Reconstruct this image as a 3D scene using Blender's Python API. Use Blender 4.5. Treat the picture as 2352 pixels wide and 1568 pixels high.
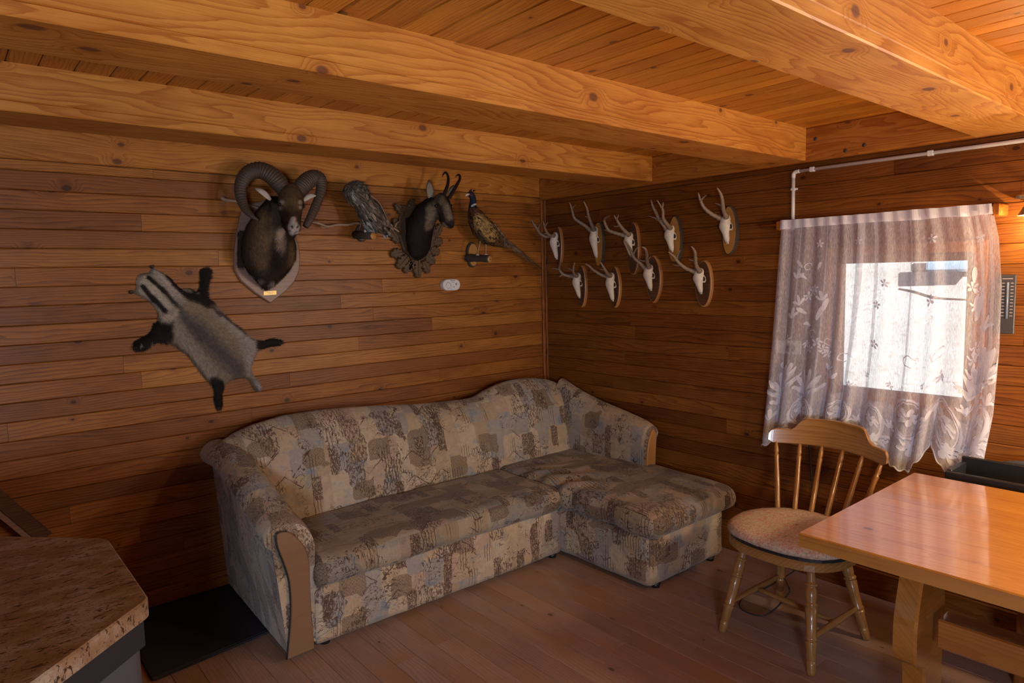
import bpy, bmesh, math, random
import numpy as np
from mathutils import Vector, Matrix, noise as mnoise

random.seed(7); RNG = np.random.default_rng(7)
for o in list(bpy.data.objects): bpy.data.objects.remove(o)
scene = bpy.context.scene
COL = scene.collection
PI = math.pi

# ------------------------------------------------------------------ camera, sky, sun, lights, exposure
CAM = np.array([-3.40, -3.675, 1.60]); FPX = 1570.0
_y, _t, _r = map(math.radians, (39.95, -5.5, -1.34))
_F = np.array([math.sin(_y)*math.cos(_t), math.cos(_y)*math.cos(_t), math.sin(_t)])
_R0 = np.array([math.cos(_y), -math.sin(_y), 0.0]); _U0 = np.cross(_R0, _F)
_R = _R0*math.cos(_r) + _U0*math.sin(_r); _U = -_R0*math.sin(_r) + _U0*math.cos(_r)
cam = bpy.data.objects.new('camera', bpy.data.cameras.new('camera')); COL.objects.link(cam)
cam.matrix_world = Matrix([[_R[i], _U[i], -_F[i], CAM[i]] for i in range(3)] + [[0, 0, 0, 1]])
cam.data.sensor_width = 36; cam.data.lens = 36*FPX/2352; cam.data.clip_start = .02
scene.camera = cam
scene.view_settings.view_transform = 'Standard'; scene.view_settings.look = 'None'
scene.view_settings.gamma = 1; scene.view_settings.use_curve_mapping = False
scene.view_settings.exposure = 0.42

w = bpy.data.worlds.new('sky'); scene.world = w; w.use_nodes = True
nt = w.node_tree; bg = nt.nodes['Background']
sk = nt.nodes.new('ShaderNodeTexSky'); sk.sky_type = 'NISHITA'; sk.sun_disc = False
sk.sun_elevation = math.radians(38); sk.sun_rotation = math.radians(200)
nt.links.new(sk.outputs[0], bg.inputs[0]); bg.inputs[1].default_value = 0.10

def light(name, kind, loc, rot_to, energy, color, size=(1, 1), angle=None):
    l = bpy.data.lights.new(name, kind); o = bpy.data.objects.new(name, l); COL.objects.link(o)
    o.location = loc; d = Vector(rot_to) - Vector(loc); o.rotation_euler = d.to_track_quat('-Z', 'Y').to_euler()
    l.energy = energy; l.color = color
    if kind == 'AREA': l.shape = 'RECTANGLE'; l.size, l.size_y = size
    if kind == 'SUN': l.angle = math.radians(angle or .5)
    return o
light('sun', 'SUN', (-4, 0, 8), (0, 1.0, 4.6), 5.4, (1.0, .96, .90))
# daylight coming in through the two windows the photo does not show (their openings are in the walls)
light('daylight_far_window', 'AREA', (.06, -4.15, 1.35), (-2.2, -2.6, 1.1), 32, (.88, .92, 1.0), (.95, .9))
light('daylight_front_window', 'AREA', (-4.5, -5.18, 1.15), (-.5, -2.2, .9), 76, (.66, .79, 1.0), (.7, .7))
# unseen warm fill lights added to brighten the beams, over table and window side
o_ = light('warm_fill_over_table', 'POINT', (-1.25, -3.75, 1.52), (0, 0, 0), 27, (1.0, .68, .36)); o_.data.shadow_soft_size = .08
o_ = light('warm_fill_window_side', 'POINT', (-.30, -3.55, 1.35), (0, 0, 0), 27, (1.0, .72, .40)); o_.data.shadow_soft_size = .06

# ------------------------------------------------------------------ helpers
WL = {}
def P(px, py, axis, val):
    """point of the plane axis=val that lies on the sight line measured in the photograph"""
    d = _R*((px-1176)/FPX) - _U*((py-784)/FPX) + _F
    return CAM + d*((val-CAM[axis])/d[axis])

def props(o, label=None, cat=None, group=None, kind=None):
    if label: o['label'] = label
    if cat: o['category'] = cat
    if group: o['group'] = group
    if kind: o['kind'] = kind
    return o

def thing(name, loc, label, cat, group=None):
    o = bpy.data.objects.new(name, None); COL.objects.link(o); o.location = loc
    o.empty_display_size = .05; WL[o.name] = np.array(loc, float)
    return props(o, label, cat, group)

class MB:
    def __init__(s): s.v = []; s.f = []; s.uv = []; s.c = []; s.sm = []
    def add(s, vs, fs, uvs=None, cols=None, smooth=False):
        n = len(s.v); s.v.extend([tuple(map(float, p)) for p in vs])
        if cols is not None: s.c.extend([tuple(c) for c in cols])
        for i, f in enumerate(fs):
            s.f.append([n+k for k in f]); s.sm.append(smooth)
            s.uv.append([uvs[k] for k in f] if uvs is not None else None)
        return s
    def face_uv(s, uvlist):   # replace uvs of the last len(uvlist) faces
        s.uv[-len(uvlist):] = uvlist
    def box(s, x0, x1, y0, y1, z0, z1, b=0.0, axis=0, off=None):
        """box with chamfered edges; uv: u along `axis`, v across, metres"""
        lo = np.array([x0, y0, z0]); hi = np.array([x1, y1, z1])
        b = min(b, .49*min(hi-lo))
        if off is None: off = (random.uniform(0, 40), random.uniform(0, 40))
        vs = []; idx = {}
        for sx in (0, 1):
            for sy in (0, 1):
                for sz in (0, 1):
                    c = np.array([(lo, hi)[sx][0], (lo, hi)[sy][1], (lo, hi)[sz][2]])
                    for a in range(3):
                        p = c.copy()
                        for q in range(3):
                            if q != a: p[q] += b if (sx, sy, sz)[q] == 0 else -b
                        idx[(sx, sy, sz, a)] = len(vs); vs.append(p)
        fs = []
        def I(t, a): return idx[(t[0], t[1], t[2], a)]
        for a in range(3):
            o1, o2 = [q for q in range(3) if q != a]
            for sd in (0, 1):
                q = []
                for (u, v) in ((0, 0), (1, 0), (1, 1), (0, 1)):
                    t = [0, 0, 0]; t[a] = sd; t[o1] = u; t[o2] = v; q.append(I(t, a))
                flip = (sd == 0) != (a == 1)
                fs.append(q[::-1] if flip else q)
        if b > 0:
            for a in range(3):      # edges along a
                o1, o2 = [q for q in range(3) if q != a]
                for u in (0, 1):
                    for v in (0, 1):
                        t0 = [0, 0, 0]; t1 = [0, 0, 0]; t0[a] = 0; t1[a] = 1
                        for t in (t0, t1): t[o1] = u; t[o2] = v
                        fs.append([I(t0, o1), I(t1, o1), I(t1, o2), I(t0, o2)])
            for sx in (0, 1):
                for sy in (0, 1):
                    for sz in (0, 1): fs.append([I((sx, sy, sz), k) for k in (0, 1, 2)])
        others = [q for q in range(3) if q != axis]
        n = len(s.v); s.v.extend([tuple(p) for p in vs])
        vsa = np.array(vs)
        for f in fs:
            pts = vsa[f]; s.f.append([n+k for k in f]); s.sm.append(False)
            nn = np.cross(pts[1]-pts[0], pts[2]-pts[0]); ln = np.linalg.norm(nn)
            k = int(np.argmax(abs(nn)))
            if k == axis: s.uv.append([(off[0]+p[others[0]]*.6, off[1]+p[others[1]]) for p in pts])
            else:
                o = [q for q in others if q != k][0]
                s.uv.append([(off[0]+p[axis], off[1]+p[o]+(.37 if k == others[0] else 0)) for p in pts])
        return s
    def tube(s, path, rad, seg=10, cap=True, up=(0, 0, 1), rb=None, smooth=True, col=None, ucoord=True, flat=1.0):
        path = [np.array(p, float) for p in path]; n = len(path)
        if np.isscalar(rad): rad = [rad]*n
        if rb is None: rb = [r*flat for r in rad]
        T = []
        for i in range(n):
            t = path[min(i+1, n-1)]-path[max(i-1, 0)]; T.append(t/(np.linalg.norm(t)+1e-12))
        u = np.array(up, float); u -= T[0]*(u@T[0])
        if np.linalg.norm(u) < 1e-3: u = np.array([1., .1, 0]); u -= T[0]*(u@T[0])
        u /= np.linalg.norm(u); vs = []; uvs = []; L = 0
        for i in range(n):
            u = u - T[i]*(u@T[i]); u /= np.linalg.norm(u); sd = np.cross(T[i], u)
            if i: L += np.linalg.norm(path[i]-path[i-1])
            for k in range(seg):
                a = 2*PI*k/seg
                vs.append(path[i]+sd*math.cos(a)*rad[i]+u*math.sin(a)*rb[i]); uvs.append((L, k/seg*2*PI*max(rad)))
        fs = []
        for i in range(n-1):
            for k in range(seg):
                k2 = (k+1) % seg; fs.append([i*seg+k, i*seg+k2, (i+1)*seg+k2, (i+1)*seg+k])
        if cap:
            fs.append([k for k in range(seg)][::-1]); fs.append([(n-1)*seg+k for k in range(seg)])
        cols = None if col is None else [col]*len(vs)
        return s.add(vs, fs, uvs, cols, smooth)
    def lathe(s, base, axis_dir, prof, seg=14, cap=True, smooth=True):
        """prof: (t, r) along axis"""
        base = np.array(base, float); a = np.array(axis_dir, float)
        return s.tube([base+a*t for t, r in prof], [r for t, r in prof], seg, cap, up=(0.3, 1, 0.1), smooth=smooth)
    def prism(s, poly, d0, d1, frame, bev=0.0, off=None, smooth=False):
        """poly 2D list; frame = (origin, e1, e2, n); extruded from n*d0 to n*d1 (front) with a bevel"""
        O, e1, e2, n = [np.array(q, float) for q in frame]; m = len(poly)
        poly = [np.array(p, float) for p in poly]
        area = sum(poly[i][0]*poly[(i+1) % m][1]-poly[(i+1) % m][0]*poly[i][1] for i in range(m))
        if area < 0: poly = poly[::-1]
        if np.cross(e1, e2) @ n < 0: pass
        ins = []
        for i in range(m):
            a = poly[i]-poly[i-1]; b = poly[(i+1) % m]-poly[i]
            na = np.array([-a[1], a[0]])/(np.linalg.norm(a)+1e-9); nb = np.array([-b[1], b[0]])/(np.linalg.norm(b)+1e-9)
            h = na+nb; h /= (np.linalg.norm(h)+1e-9); ins.append(poly[i]+h*bev)
        rings = [(poly, d0), (poly, d1-bev*(1 if d1 > d0 else -1))]
        if bev > 0: rings.append((ins, d1))
        vs = []; uvs = []
        if off is None: off = (random.uniform(0, 30), random.uniform(0, 30))
        for pl, d in rings:
            for p in pl: vs.append(O+e1*p[0]+e2*p[1]+n*d); uvs.append((off[0]+p[0], off[1]+p[1]+d))
        fs = []
        for k in range(len(rings)-1):
            for i in range(m):
                j = (i+1) % m; fs.append([k*m+i, k*m+j, (k+1)*m+j, (k+1)*m+i])
        fs.append([(len(rings)-1)*m+i for i in range(m)]); fs.append([i for i in range(m)][::-1])
        if np.cross(e1, e2) @ n < 0: fs = [f[::-1] for f in fs]
        return s.add(vs, fs, uvs, None, smooth)
    def sphere(s, c, r, seg=12, rings=8, sc=(1, 1, 1)):
        vs = []; 
        for i in range(rings+1):
            th = PI*i/rings
            for k in range(seg):
                a = 2*PI*k/seg
                vs.append((c[0]+r*sc[0]*math.sin(th)*math.cos(a), c[1]+r*sc[1]*math.sin(th)*math.sin(a), c[2]+r*sc[2]*math.cos(th)))
        fs = [[i*seg+k, (i+1)*seg+k, (i+1)*seg+(k+1) % seg, i*seg+(k+1) % seg] for i in range(rings) for k in range(seg)]
        return s.add(vs, fs, [(p[0], p[2]) for p in vs], None, True)
    def mesh(s, name):
        me = bpy.data.meshes.new(name); me.from_pydata(s.v, [], s.f)
        if any(u is not None for u in s.uv):
            ul = me.uv_layers.new(name='UVMap'); flat = []
            for f, u in zip(s.f, s.uv): flat.extend(u if u is not None else [(0, 0)]*len(f))
            ul.data.foreach_set('uv', np.array(flat, 'f').ravel())
        if len(s.c) == len(s.v) and s.c: setcol(me, np.array(s.c, 'f'))
        me.polygons.foreach_set('use_smooth', s.sm); me.update()
        return me
    def build(s, name, mat, parent=None, origin=None, **kw):
        if parent is not None: org = WL[parent.name]
        elif origin is not None: org = np.array(origin, float)
        else: org = np.array(s.v).mean(0)
        me = s.mesh(name)
        wl = np.array(s.v).mean(0) if parent is not None else org
        me.transform(Matrix.Translation(Vector(-wl)))
        o = bpy.data.objects.new(name, me); COL.objects.link(o)
        o.location = wl-org if parent is not None else org
        if parent is not None: o.parent = parent
        WL[o.name] = wl
        if mat: me.materials.append(mat)
        return props(o, **kw)

def setcol(me, arr):
    a = me.color_attributes.new('Col', 'FLOAT_COLOR', 'POINT')
    if arr.shape[1] == 3: arr = np.hstack([arr, np.ones((len(arr), 1))])
    a.data.foreach_set('color', arr.astype('f').ravel())

def remesh(mb, voxel, smooth=3, factor=.5, wallclip=True):
    """one continuous body out of overlapping sweeps"""
    me = mb.mesh('tmp'); o = bpy.data.objects.new('tmp', me); COL.objects.link(o)
    m = o.modifiers.new('r', 'REMESH'); m.mode = 'VOXEL'; m.voxel_size = voxel
    if smooth: m2 = o.modifiers.new('s', 'SMOOTH'); m2.factor = factor; m2.iterations = smooth
    dg = bpy.context.evaluated_depsgraph_get(); ev = o.evaluated_get(dg)
    me2 = bpy.data.meshes.new_from_object(ev)
    co = np.empty(len(me2.vertices)*3, 'f'); me2.vertices.foreach_get('co', co); co = co.reshape(-1, 3)
    faces = [list(p.vertices) for p in me2.polygons]
    bpy.data.objects.remove(o); bpy.data.meshes.remove(me); bpy.data.meshes.remove(me2)
    if wallclip: co[:, 1] = np.minimum(co[:, 1], -.003)
    out = MB(); out.v = [tuple(map(float, c)) for c in co]; out.f = faces; out.sm = [True]*len(faces); out.uv = [None]*len(faces)
    return out

def sstep(a, b, x):
    t = np.clip((x-a)/(b-a+1e-12), 0, 1); return t*t*(3-2*t)
def paint(co, base, strokes, seed=0, jitter=.12):
    """strokes: (p0, p1, radius, colour, softness) capsules"""
    co = np.asarray(co, float); col = np.tile(np.array(base, float), (len(co), 1))
    rg = np.random.default_rng(seed)
    wob = np.array([mnoise.noise(Vector(c*60)) for c in co])*.35
    for p0, p1, r, c, sf in strokes:
        p0 = np.array(p0, float); p1 = np.array(p1, float); d = p1-p0
        t = np.clip(((co-p0)@d)/(d@d+1e-12), 0, 1)[:, None]
        dist = np.linalg.norm(co-(p0+t*d), axis=1)
        ww = (1-sstep(r*(1-sf), r*(1+sf), dist*(1+wob*sf)))[:, None]
        col = col*(1-ww)+np.array(c)*ww
    col *= (1+rg.normal(0, jitter, (len(co), 1)))
    return np.clip(col, .002, 1)

def fur(mb, cols, n, length, width, dirfn, name, mat, parent, lift=.35, lab=None, mask=None, seed=1):
    rg = np.random.default_rng(seed)
    V = np.array(mb.v); F = np.array([f[:3] for f in mb.f]); 
    a, b, c = V[F[:, 0]], V[F[:, 1]], V[F[:, 2]]
    N = np.cross(b-a, c-a); A = np.linalg.norm(N, axis=1)+1e-12; N /= A[:, None]
    if mask is not None: A = A*mask((a+b+c)/3, N)
    pick = rg.choice(len(F), n, p=A/A.sum()); r1, r2 = rg.random(n), rg.random(n)
    q = np.sqrt(r1); p = a[pick]*(1-q)[:, None]+b[pick]*(q*(1-r2))[:, None]+c[pick]*(q*r2)[:, None]
    nn = N[pick]; d = dirfn(p)+rg.normal(0, .25, (n, 3)); d -= nn*np.sum(d*nn, 1)[:, None]
    d /= np.linalg.norm(d, axis=1)[:, None]+1e-9
    L = length*rg.uniform(.5, 1.25, n)[:, None]
    tip = p+(d*1.0+nn*lift)*L; tip[:, 1] = np.minimum(tip[:, 1], -.002); side = np.cross(d, nn)*width*.5
    vs = np.stack([p-side, p+side, tip], 1).reshape(-1, 3)
    cc = cols[F[pick, 0]][:, :3]*rg.uniform(.65, 1.35, (n, 1))
    cc = np.repeat(np.clip(cc, 0, 1), 3, 0)
    m = MB(); m.v = [tuple(map(float, x)) for x in vs]; m.f = [[3*i, 3*i+1, 3*i+2] for i in range(n)]
    m.sm = [False]*n; m.uv = [None]*n; m.c = [tuple(x) for x in cc]
    return m.build(name, mat, parent, kind='stuff', **({'label': lab} if lab else {}))

def catmull(pts, n):
    pts = [np.array(p, float) for p in pts]; out = []
    P_ = [2*pts[0]-pts[1]]+pts+[2*pts[-1]-pts[-2]]
    for i in range(1, len(P_)-2):
        for k in range(n):
            t = k/n; a, b, c, d = P_[i-1], P_[i], P_[i+1], P_[i+2]
            out.append(.5*((2*b)+(-a+c)*t+(2*a-5*b+4*c-d)*t*t+(-a+3*b-3*c+d)*t**3))
    out.append(pts[-1]); return out
def interp(x, xs, ys): return float(np.interp(x, xs, ys))

# ------------------------------------------------------------------ materials
class NT:
    def __init__(s, name):
        s.m = bpy.data.materials.new(name); s.m.use_nodes = True; s.t = s.m.node_tree
        s.b = s.t.nodes['Principled BSDF']; s.out = s.t.nodes['Material Output']
    def n(s, typ, **kw):
        x = s.t.nodes.new('ShaderNode'+typ)
        for k, v in kw.items(): setattr(x, k, v)
        return x
    def L(s, a, b): s.t.links.new(a, b)
    def val(s, inp, v):
        if hasattr(v, 'is_linked') or hasattr(v, 'node'): s.L(v, inp)
        else: inp.default_value = v
    def math(s, op, a, b=0.0, c=0.0, clamp=False):
        x = s.n('Math', operation=op, use_clamp=clamp); s.val(x.inputs[0], a); s.val(x.inputs[1], b); s.val(x.inputs[2], c); return x.outputs[0]
    def vmath(s, op, a, b=(0, 0, 0)):
        x = s.n('VectorMath', operation=op); s.val(x.inputs[0], a); s.val(x.inputs[1], b); return x.outputs['Value' if op in ('LENGTH', 'DOT_PRODUCT') else 'Vector']
    def noise(s, vec, scale, detail=2, rough=.5, dim='2D', dist=0):
        x = s.n('TexNoise', noise_dimensions=dim); s.L(vec, x.inputs['Vector']); x.inputs['Scale'].default_value = scale
        x.inputs['Detail'].default_value = detail; x.inputs['Roughness'].default_value = rough; x.inputs['Distortion'].default_value = dist
        return x
    def ramp(s, fac, stops, interp='LINEAR'):
        x = s.n('ValToRGB'); x.color_ramp.interpolation = interp; e = x.color_ramp.elements
        while len(e) < len(stops): e.new(.5)
        for el, (p, c) in zip(e, stops): el.position = p; el.color = (*c, 1) if len(c) == 3 else c
        s.val(x.inputs[0], fac); return x.outputs[0]
    def mix(s, fac, a, b, mode='MIX'):
        x = s.n('Mix', data_type='RGBA', blend_type=mode); s.val(x.inputs[0], fac)
        for i, v in ((6, a), (7, b)):
            if isinstance(v, tuple): x.inputs[i].default_value = (*v, 1) if len(v) == 3 else v
            else: s.L(v, x.inputs[i])
        return x.outputs[2]
    def mr(s, v, a, b, c=0., d=1., smooth=True):
        x = s.n('MapRange'); x.interpolation_type = 'SMOOTHSTEP' if smooth else 'LINEAR'
        s.val(x.inputs[0], v)
        for i, q in ((1, a), (2, b), (3, c), (4, d)): x.inputs[i].default_value = q
        return x.outputs[0]
    def bump(s, h, strength=.3, dist=.002):
        x = s.n('Bump'); x.inputs['Strength'].default_value = strength; x.inputs['Distance'].default_value = dist
        s.L(h, x.inputs['Height']); s.L(x.outputs[0], s.b.inputs['Normal'])
    def fin(s, col=None, rough=.5, **kw):
        if col is not None: s.val(s.b.inputs['Base Color'], (*col, 1) if isinstance(col, tuple) and len(col) == 3 else col)
        s.val(s.b.inputs['Roughness'], rough)
        for k, v in kw.items(): s.val(s.b.inputs[k.replace('_', ' ')], v)
        return s.m

def wood(name, light, dark, knot, F=70, K=5, knots=.45, knotr=.012, rough=.45, coat=0.0, contrast=1.2, bump=.15, objcol=True, dirt=None, spec=.5):
    t = NT(name); uv = t.n('UVMap').outputs[0]
    low = t.noise(t.vmath('MULTIPLY', uv, (.8, 5.5, 1)), 1, 2, .5).outputs[0]
    # knots
    sc = (1.7, 9.0, 1.0); kv = t.vmath('MULTIPLY', uv, sc)
    vo = t.n('TexVoronoi', voronoi_dimensions='2D'); t.L(kv, vo.inputs['Vector']); vo.inputs['Scale'].default_value = 1
    dv = t.vmath('DIVIDE', t.vmath('SUBTRACT', vo.outputs['Position'], kv), (sc[0]*1.5, sc[1], 1))
    sx = t.n('SeparateXYZ'); t.L(dv, sx.inputs[0]); cb = t.n('CombineXYZ'); t.L(sx.outputs[0], cb.inputs[0]); t.L(sx.outputs[1], cb.inputs[1])
    d = t.vmath('LENGTH', cb.outputs[0])
    vc = t.n('SeparateColor'); t.L(vo.outputs['Color'], vc.inputs[0])
    on = t.math('LESS_THAN', vc.outputs[0], knots)
    size = t.math('MULTIPLY_ADD', vc.outputs[1], knotr, knotr*.35)
    q = t.math('DIVIDE', d, size)
    kmask = t.math('MULTIPLY', t.mr(q, .55, 1.05, 1, 0), on)
    halo = t.math('MULTIPLY', t.mr(q, .8, 3.2, 1, 0), on)
    su = t.n('SeparateXYZ'); t.L(uv, su.inputs[0])
    wob = t.noise(t.vmath('MULTIPLY', uv, (6, 40, 1)), 1, 2, .6).outputs[0]
    ph = t.math('ADD', t.math('MULTIPLY', su.outputs[1], F), t.math('MULTIPLY', low, K*2))
    ph = t.math('ADD', ph, t.math('MULTIPLY', wob, .7)); ph = t.math('ADD', ph, t.math('MULTIPLY', halo, 2.4))
    fr = t.math('FRACT', ph)
    ring = t.math('POWER', fr, 2.2)
    ring = t.math('MULTIPLY', ring, t.mr(fr, .93, 1.0, 1, 0))
    fib = t.noise(t.vmath('MULTIPLY', uv, (7, 300, 1)), 1, 3, .65).outputs[0]
    mott = t.noise(t.vmath('MULTIPLY', uv, (2.2, 7, 1)), 1, 3, .6).outputs[0]
    f = t.math('ADD', t.math('MULTIPLY', ring, .62*contrast), t.math('MULTIPLY', t.mr(fib, .3, .75), .30*contrast))
    f = t.math('ADD', f, t.math('MULTIPLY', t.mr(mott, .35, .75), .42), clamp=True)
    col = t.mix(f, light, dark)
    col = t.mix(t.math('MULTIPLY', halo, .45), col, dark)
    col = t.mix(t.math('MULTIPLY', kmask, .85), col, knot)
    if dirt:
        dn = t.noise(t.vmath('MULTIPLY', uv, (1.6, 3.5, 1)), 1, 4, .6).outputs[0]
        col = t.mix(t.mr(dn, .42, .68, 0, .75), col, dirt)
    if objcol:
        oi = t.n('ObjectInfo'); col = t.mix(1.0, col, oi.outputs['Color'], 'MULTIPLY')
    t.bump(t.math('ADD', t.math('MULTIPLY', ring, .6), t.math('MULTIPLY', fib, .5)), bump, .0012)
    rr = t.math('MULTIPLY_ADD', fib, .2, rough-.1)
    return t.fin(col, rr, Coat_Weight=coat, Coat_Roughness=.08, Coat_IOR=1.5 if coat < .8 else 2.3, Specular_IOR_Level=spec)

M = {}
M['wall'] = wood('wall_board_wood', (.385, .145, .024), (.165, .050, .008), (.045, .016, .010), rough=.42, spec=.35)
M['ceil'] = wood('ceiling_board_wood', (.52, .212, .022), (.29, .092, .008), (.06, .02, .01), rough=.40, spec=.35)
M['beam'] = wood('beam_wood', (.54, .235, .040), (.32, .100, .012), (.11, .035, .015), F=42, K=7, knots=.55, knotr=.016, rough=.48, spec=.35)
M['floor'] = wood('floor_board_wood', (.44, .295, .24), (.27, .175, .14), (.055, .03, .02), F=80, K=4, knots=.4, knotr=.012, rough=.42, dirt=(.36, .20, .10), bump=.25)
M['table'] = wood('varnished_pine', (.54, .23, .034), (.36, .115, .014), (.12, .05, .025), F=38, K=5, knots=.25, knotr=.010, rough=.34, coat=.9, bump=.04, contrast=.8)
M['chair'] = wood('chair_wood', (.38, .195, .06), (.25, .108, .028), (.2, .1, .05), F=50, K=3, knots=0, rough=.33, coat=.5, objcol=False, bump=.05)
M['darkwood'] = wood('dark_stained_wood', (.14, .058, .026), (.06, .024, .012), (.02, .01, .01), knots=.1, rough=.4, objcol=False)
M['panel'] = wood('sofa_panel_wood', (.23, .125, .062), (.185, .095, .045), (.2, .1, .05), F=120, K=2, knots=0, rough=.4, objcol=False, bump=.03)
M['panel_lit'] = wood('sofa_panel_wood_lit_orange', (.48, .24, .075), (.40, .18, .05), (.2, .1, .05), F=120, K=2, knots=0, rough=.4, objcol=False, bump=.03)  # panel wood with a lit tone in its colour; plain orange on plaque rims
M['shield'] = wood('shield_walnut', (.30, .185, .135), (.22, .125, .09), (.1, .05, .03), F=60, K=4, knots=0, rough=.4, objcol=False, bump=.03)
M['cut'] = wood('cut_log_wood', (.52, .26, .06), (.38, .16, .03), (.1, .05, .02), F=120, K=9, knots=0, rough=.5, objcol=False)
M['rim'] = wood('plaque_rim_wood', (.50, .22, .06), (.34, .13, .035), (.1, .05, .02), F=90, K=3, knots=0, rough=.4, objcol=False)

def plain(name, col, rough=.5, bump=0, bscale=200, var=0.0, **kw):
    t = NT(name); tc = t.n('TexCoord').outputs['Object']
    n = t.noise(tc, bscale, 3, .6, '3D').outputs[0]
    c = t.mix(t.math('MULTIPLY', n, var), col, tuple(x*.35 for x in col)) if var else col
    if bump: t.bump(n, bump, .002)
    return t.fin(c, rough, **kw)
M['white_plastic'] = plain('white_plastic', (.72, .71, .70), .35)
M['conduit'] = plain('conduit_plastic', (.74, .70, .66), .35)
M['black'] = plain('black_plastic', (.015, .015, .017), .4)
M['cable'] = plain('black_cable', (.02, .018, .018), .5)
M['blackfab'] = plain('black_fabric', (.022, .024, .03), .8, .3, 400, .3)
M['mat'] = plain('dark_mat', (.018, .021, .028), .9, .6, 350, .5)
M['matedge'] = plain('mat_edging', (.03, .035, .045), .85, .4, 300)
M['brass'] = plain('brass_plate', (.80, .58, .20), .35, Metallic=.3)
M['ink'] = plain('grey_ink', (.10, .10, .11), .5)
M['brownink'] = plain('engraved_line', (.32, .21, .06), .5)
M['bone'] = plain('bleached_bone', (.82, .75, .63), .55, .4, 90, .35)
M['hole'] = plain('hollow_shade', (.03, .018, .012), .8)  # flat dark colour carrying the shade inside the skull hollows
M['antler'] = plain('antler', (.34, .24, .165), .55, .8, 110, .8)
M['antlertip'] = plain('antler_tip', (.55, .46, .36), .45, .2, 90, .2)
M['horn'] = plain('ribbed_horn', (.085, .056, .036), .55, .6, 130, .6)
M['blackhorn'] = plain('black_horn', (.018, .013, .011), .3, .2, 90)
M['glass_eye'] = plain('glass_eye', (.012, .007, .004), .05)
M['bark'] = plain('bark', (.085, .062, .045), .9, 1.0, 70, .8)
M['twig'] = plain('dry_branch', (.42, .27, .16), .7, .6, 80, .7)
M['carved'] = plain('carved_wood', (.115, .062, .026), .5, .5, 120, .7)
M['grille'] = plain('dark_metal', (.05, .05, .055), .4)
M['greycab'] = plain('grey_laminate', (.055, .052, .060), .5)
M['lampmetal'] = plain('brushed_metal', (.6, .58, .52), .3, Metallic=.9)
M['thermo'] = plain('thermometer_board', (.055, .05, .055), .45, .2, 150, .3)
M['thermomark'] = plain('thermometer_marks', (.42, .40, .42), .5)
M['thermotube'] = plain('thermometer_tube', (.16, .20, .27), .2)

def vcol(name, rough=.8, bump=.3, scale=300, sheen=0.0):
    t = NT(name); a = t.n('Attribute', attribute_name='Col')
    n = t.noise(t.n('TexCoord').outputs['Object'], scale, 3, .6, '3D').outputs[0]
    c = t.mix(t.mr(n, .3, .7, 0, .45), a.outputs['Color'], t.mix(1.0, a.outputs['Color'], (.45, .42, .40), 'MULTIPLY'))
    if bump: t.bump(n, bump, .003)
    return t.fin(c, rough, Sheen_Weight=sheen, Specular_IOR_Level=.25)
M['hide'] = vcol('animal_hide'); M['furm'] = vcol('fur_strands', .75, 0, 50); M['feather'] = vcol('feathers', .7, .5, 260)
M['facehide'] = vcol('short_face_hair', .7, .25, 420)

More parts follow.
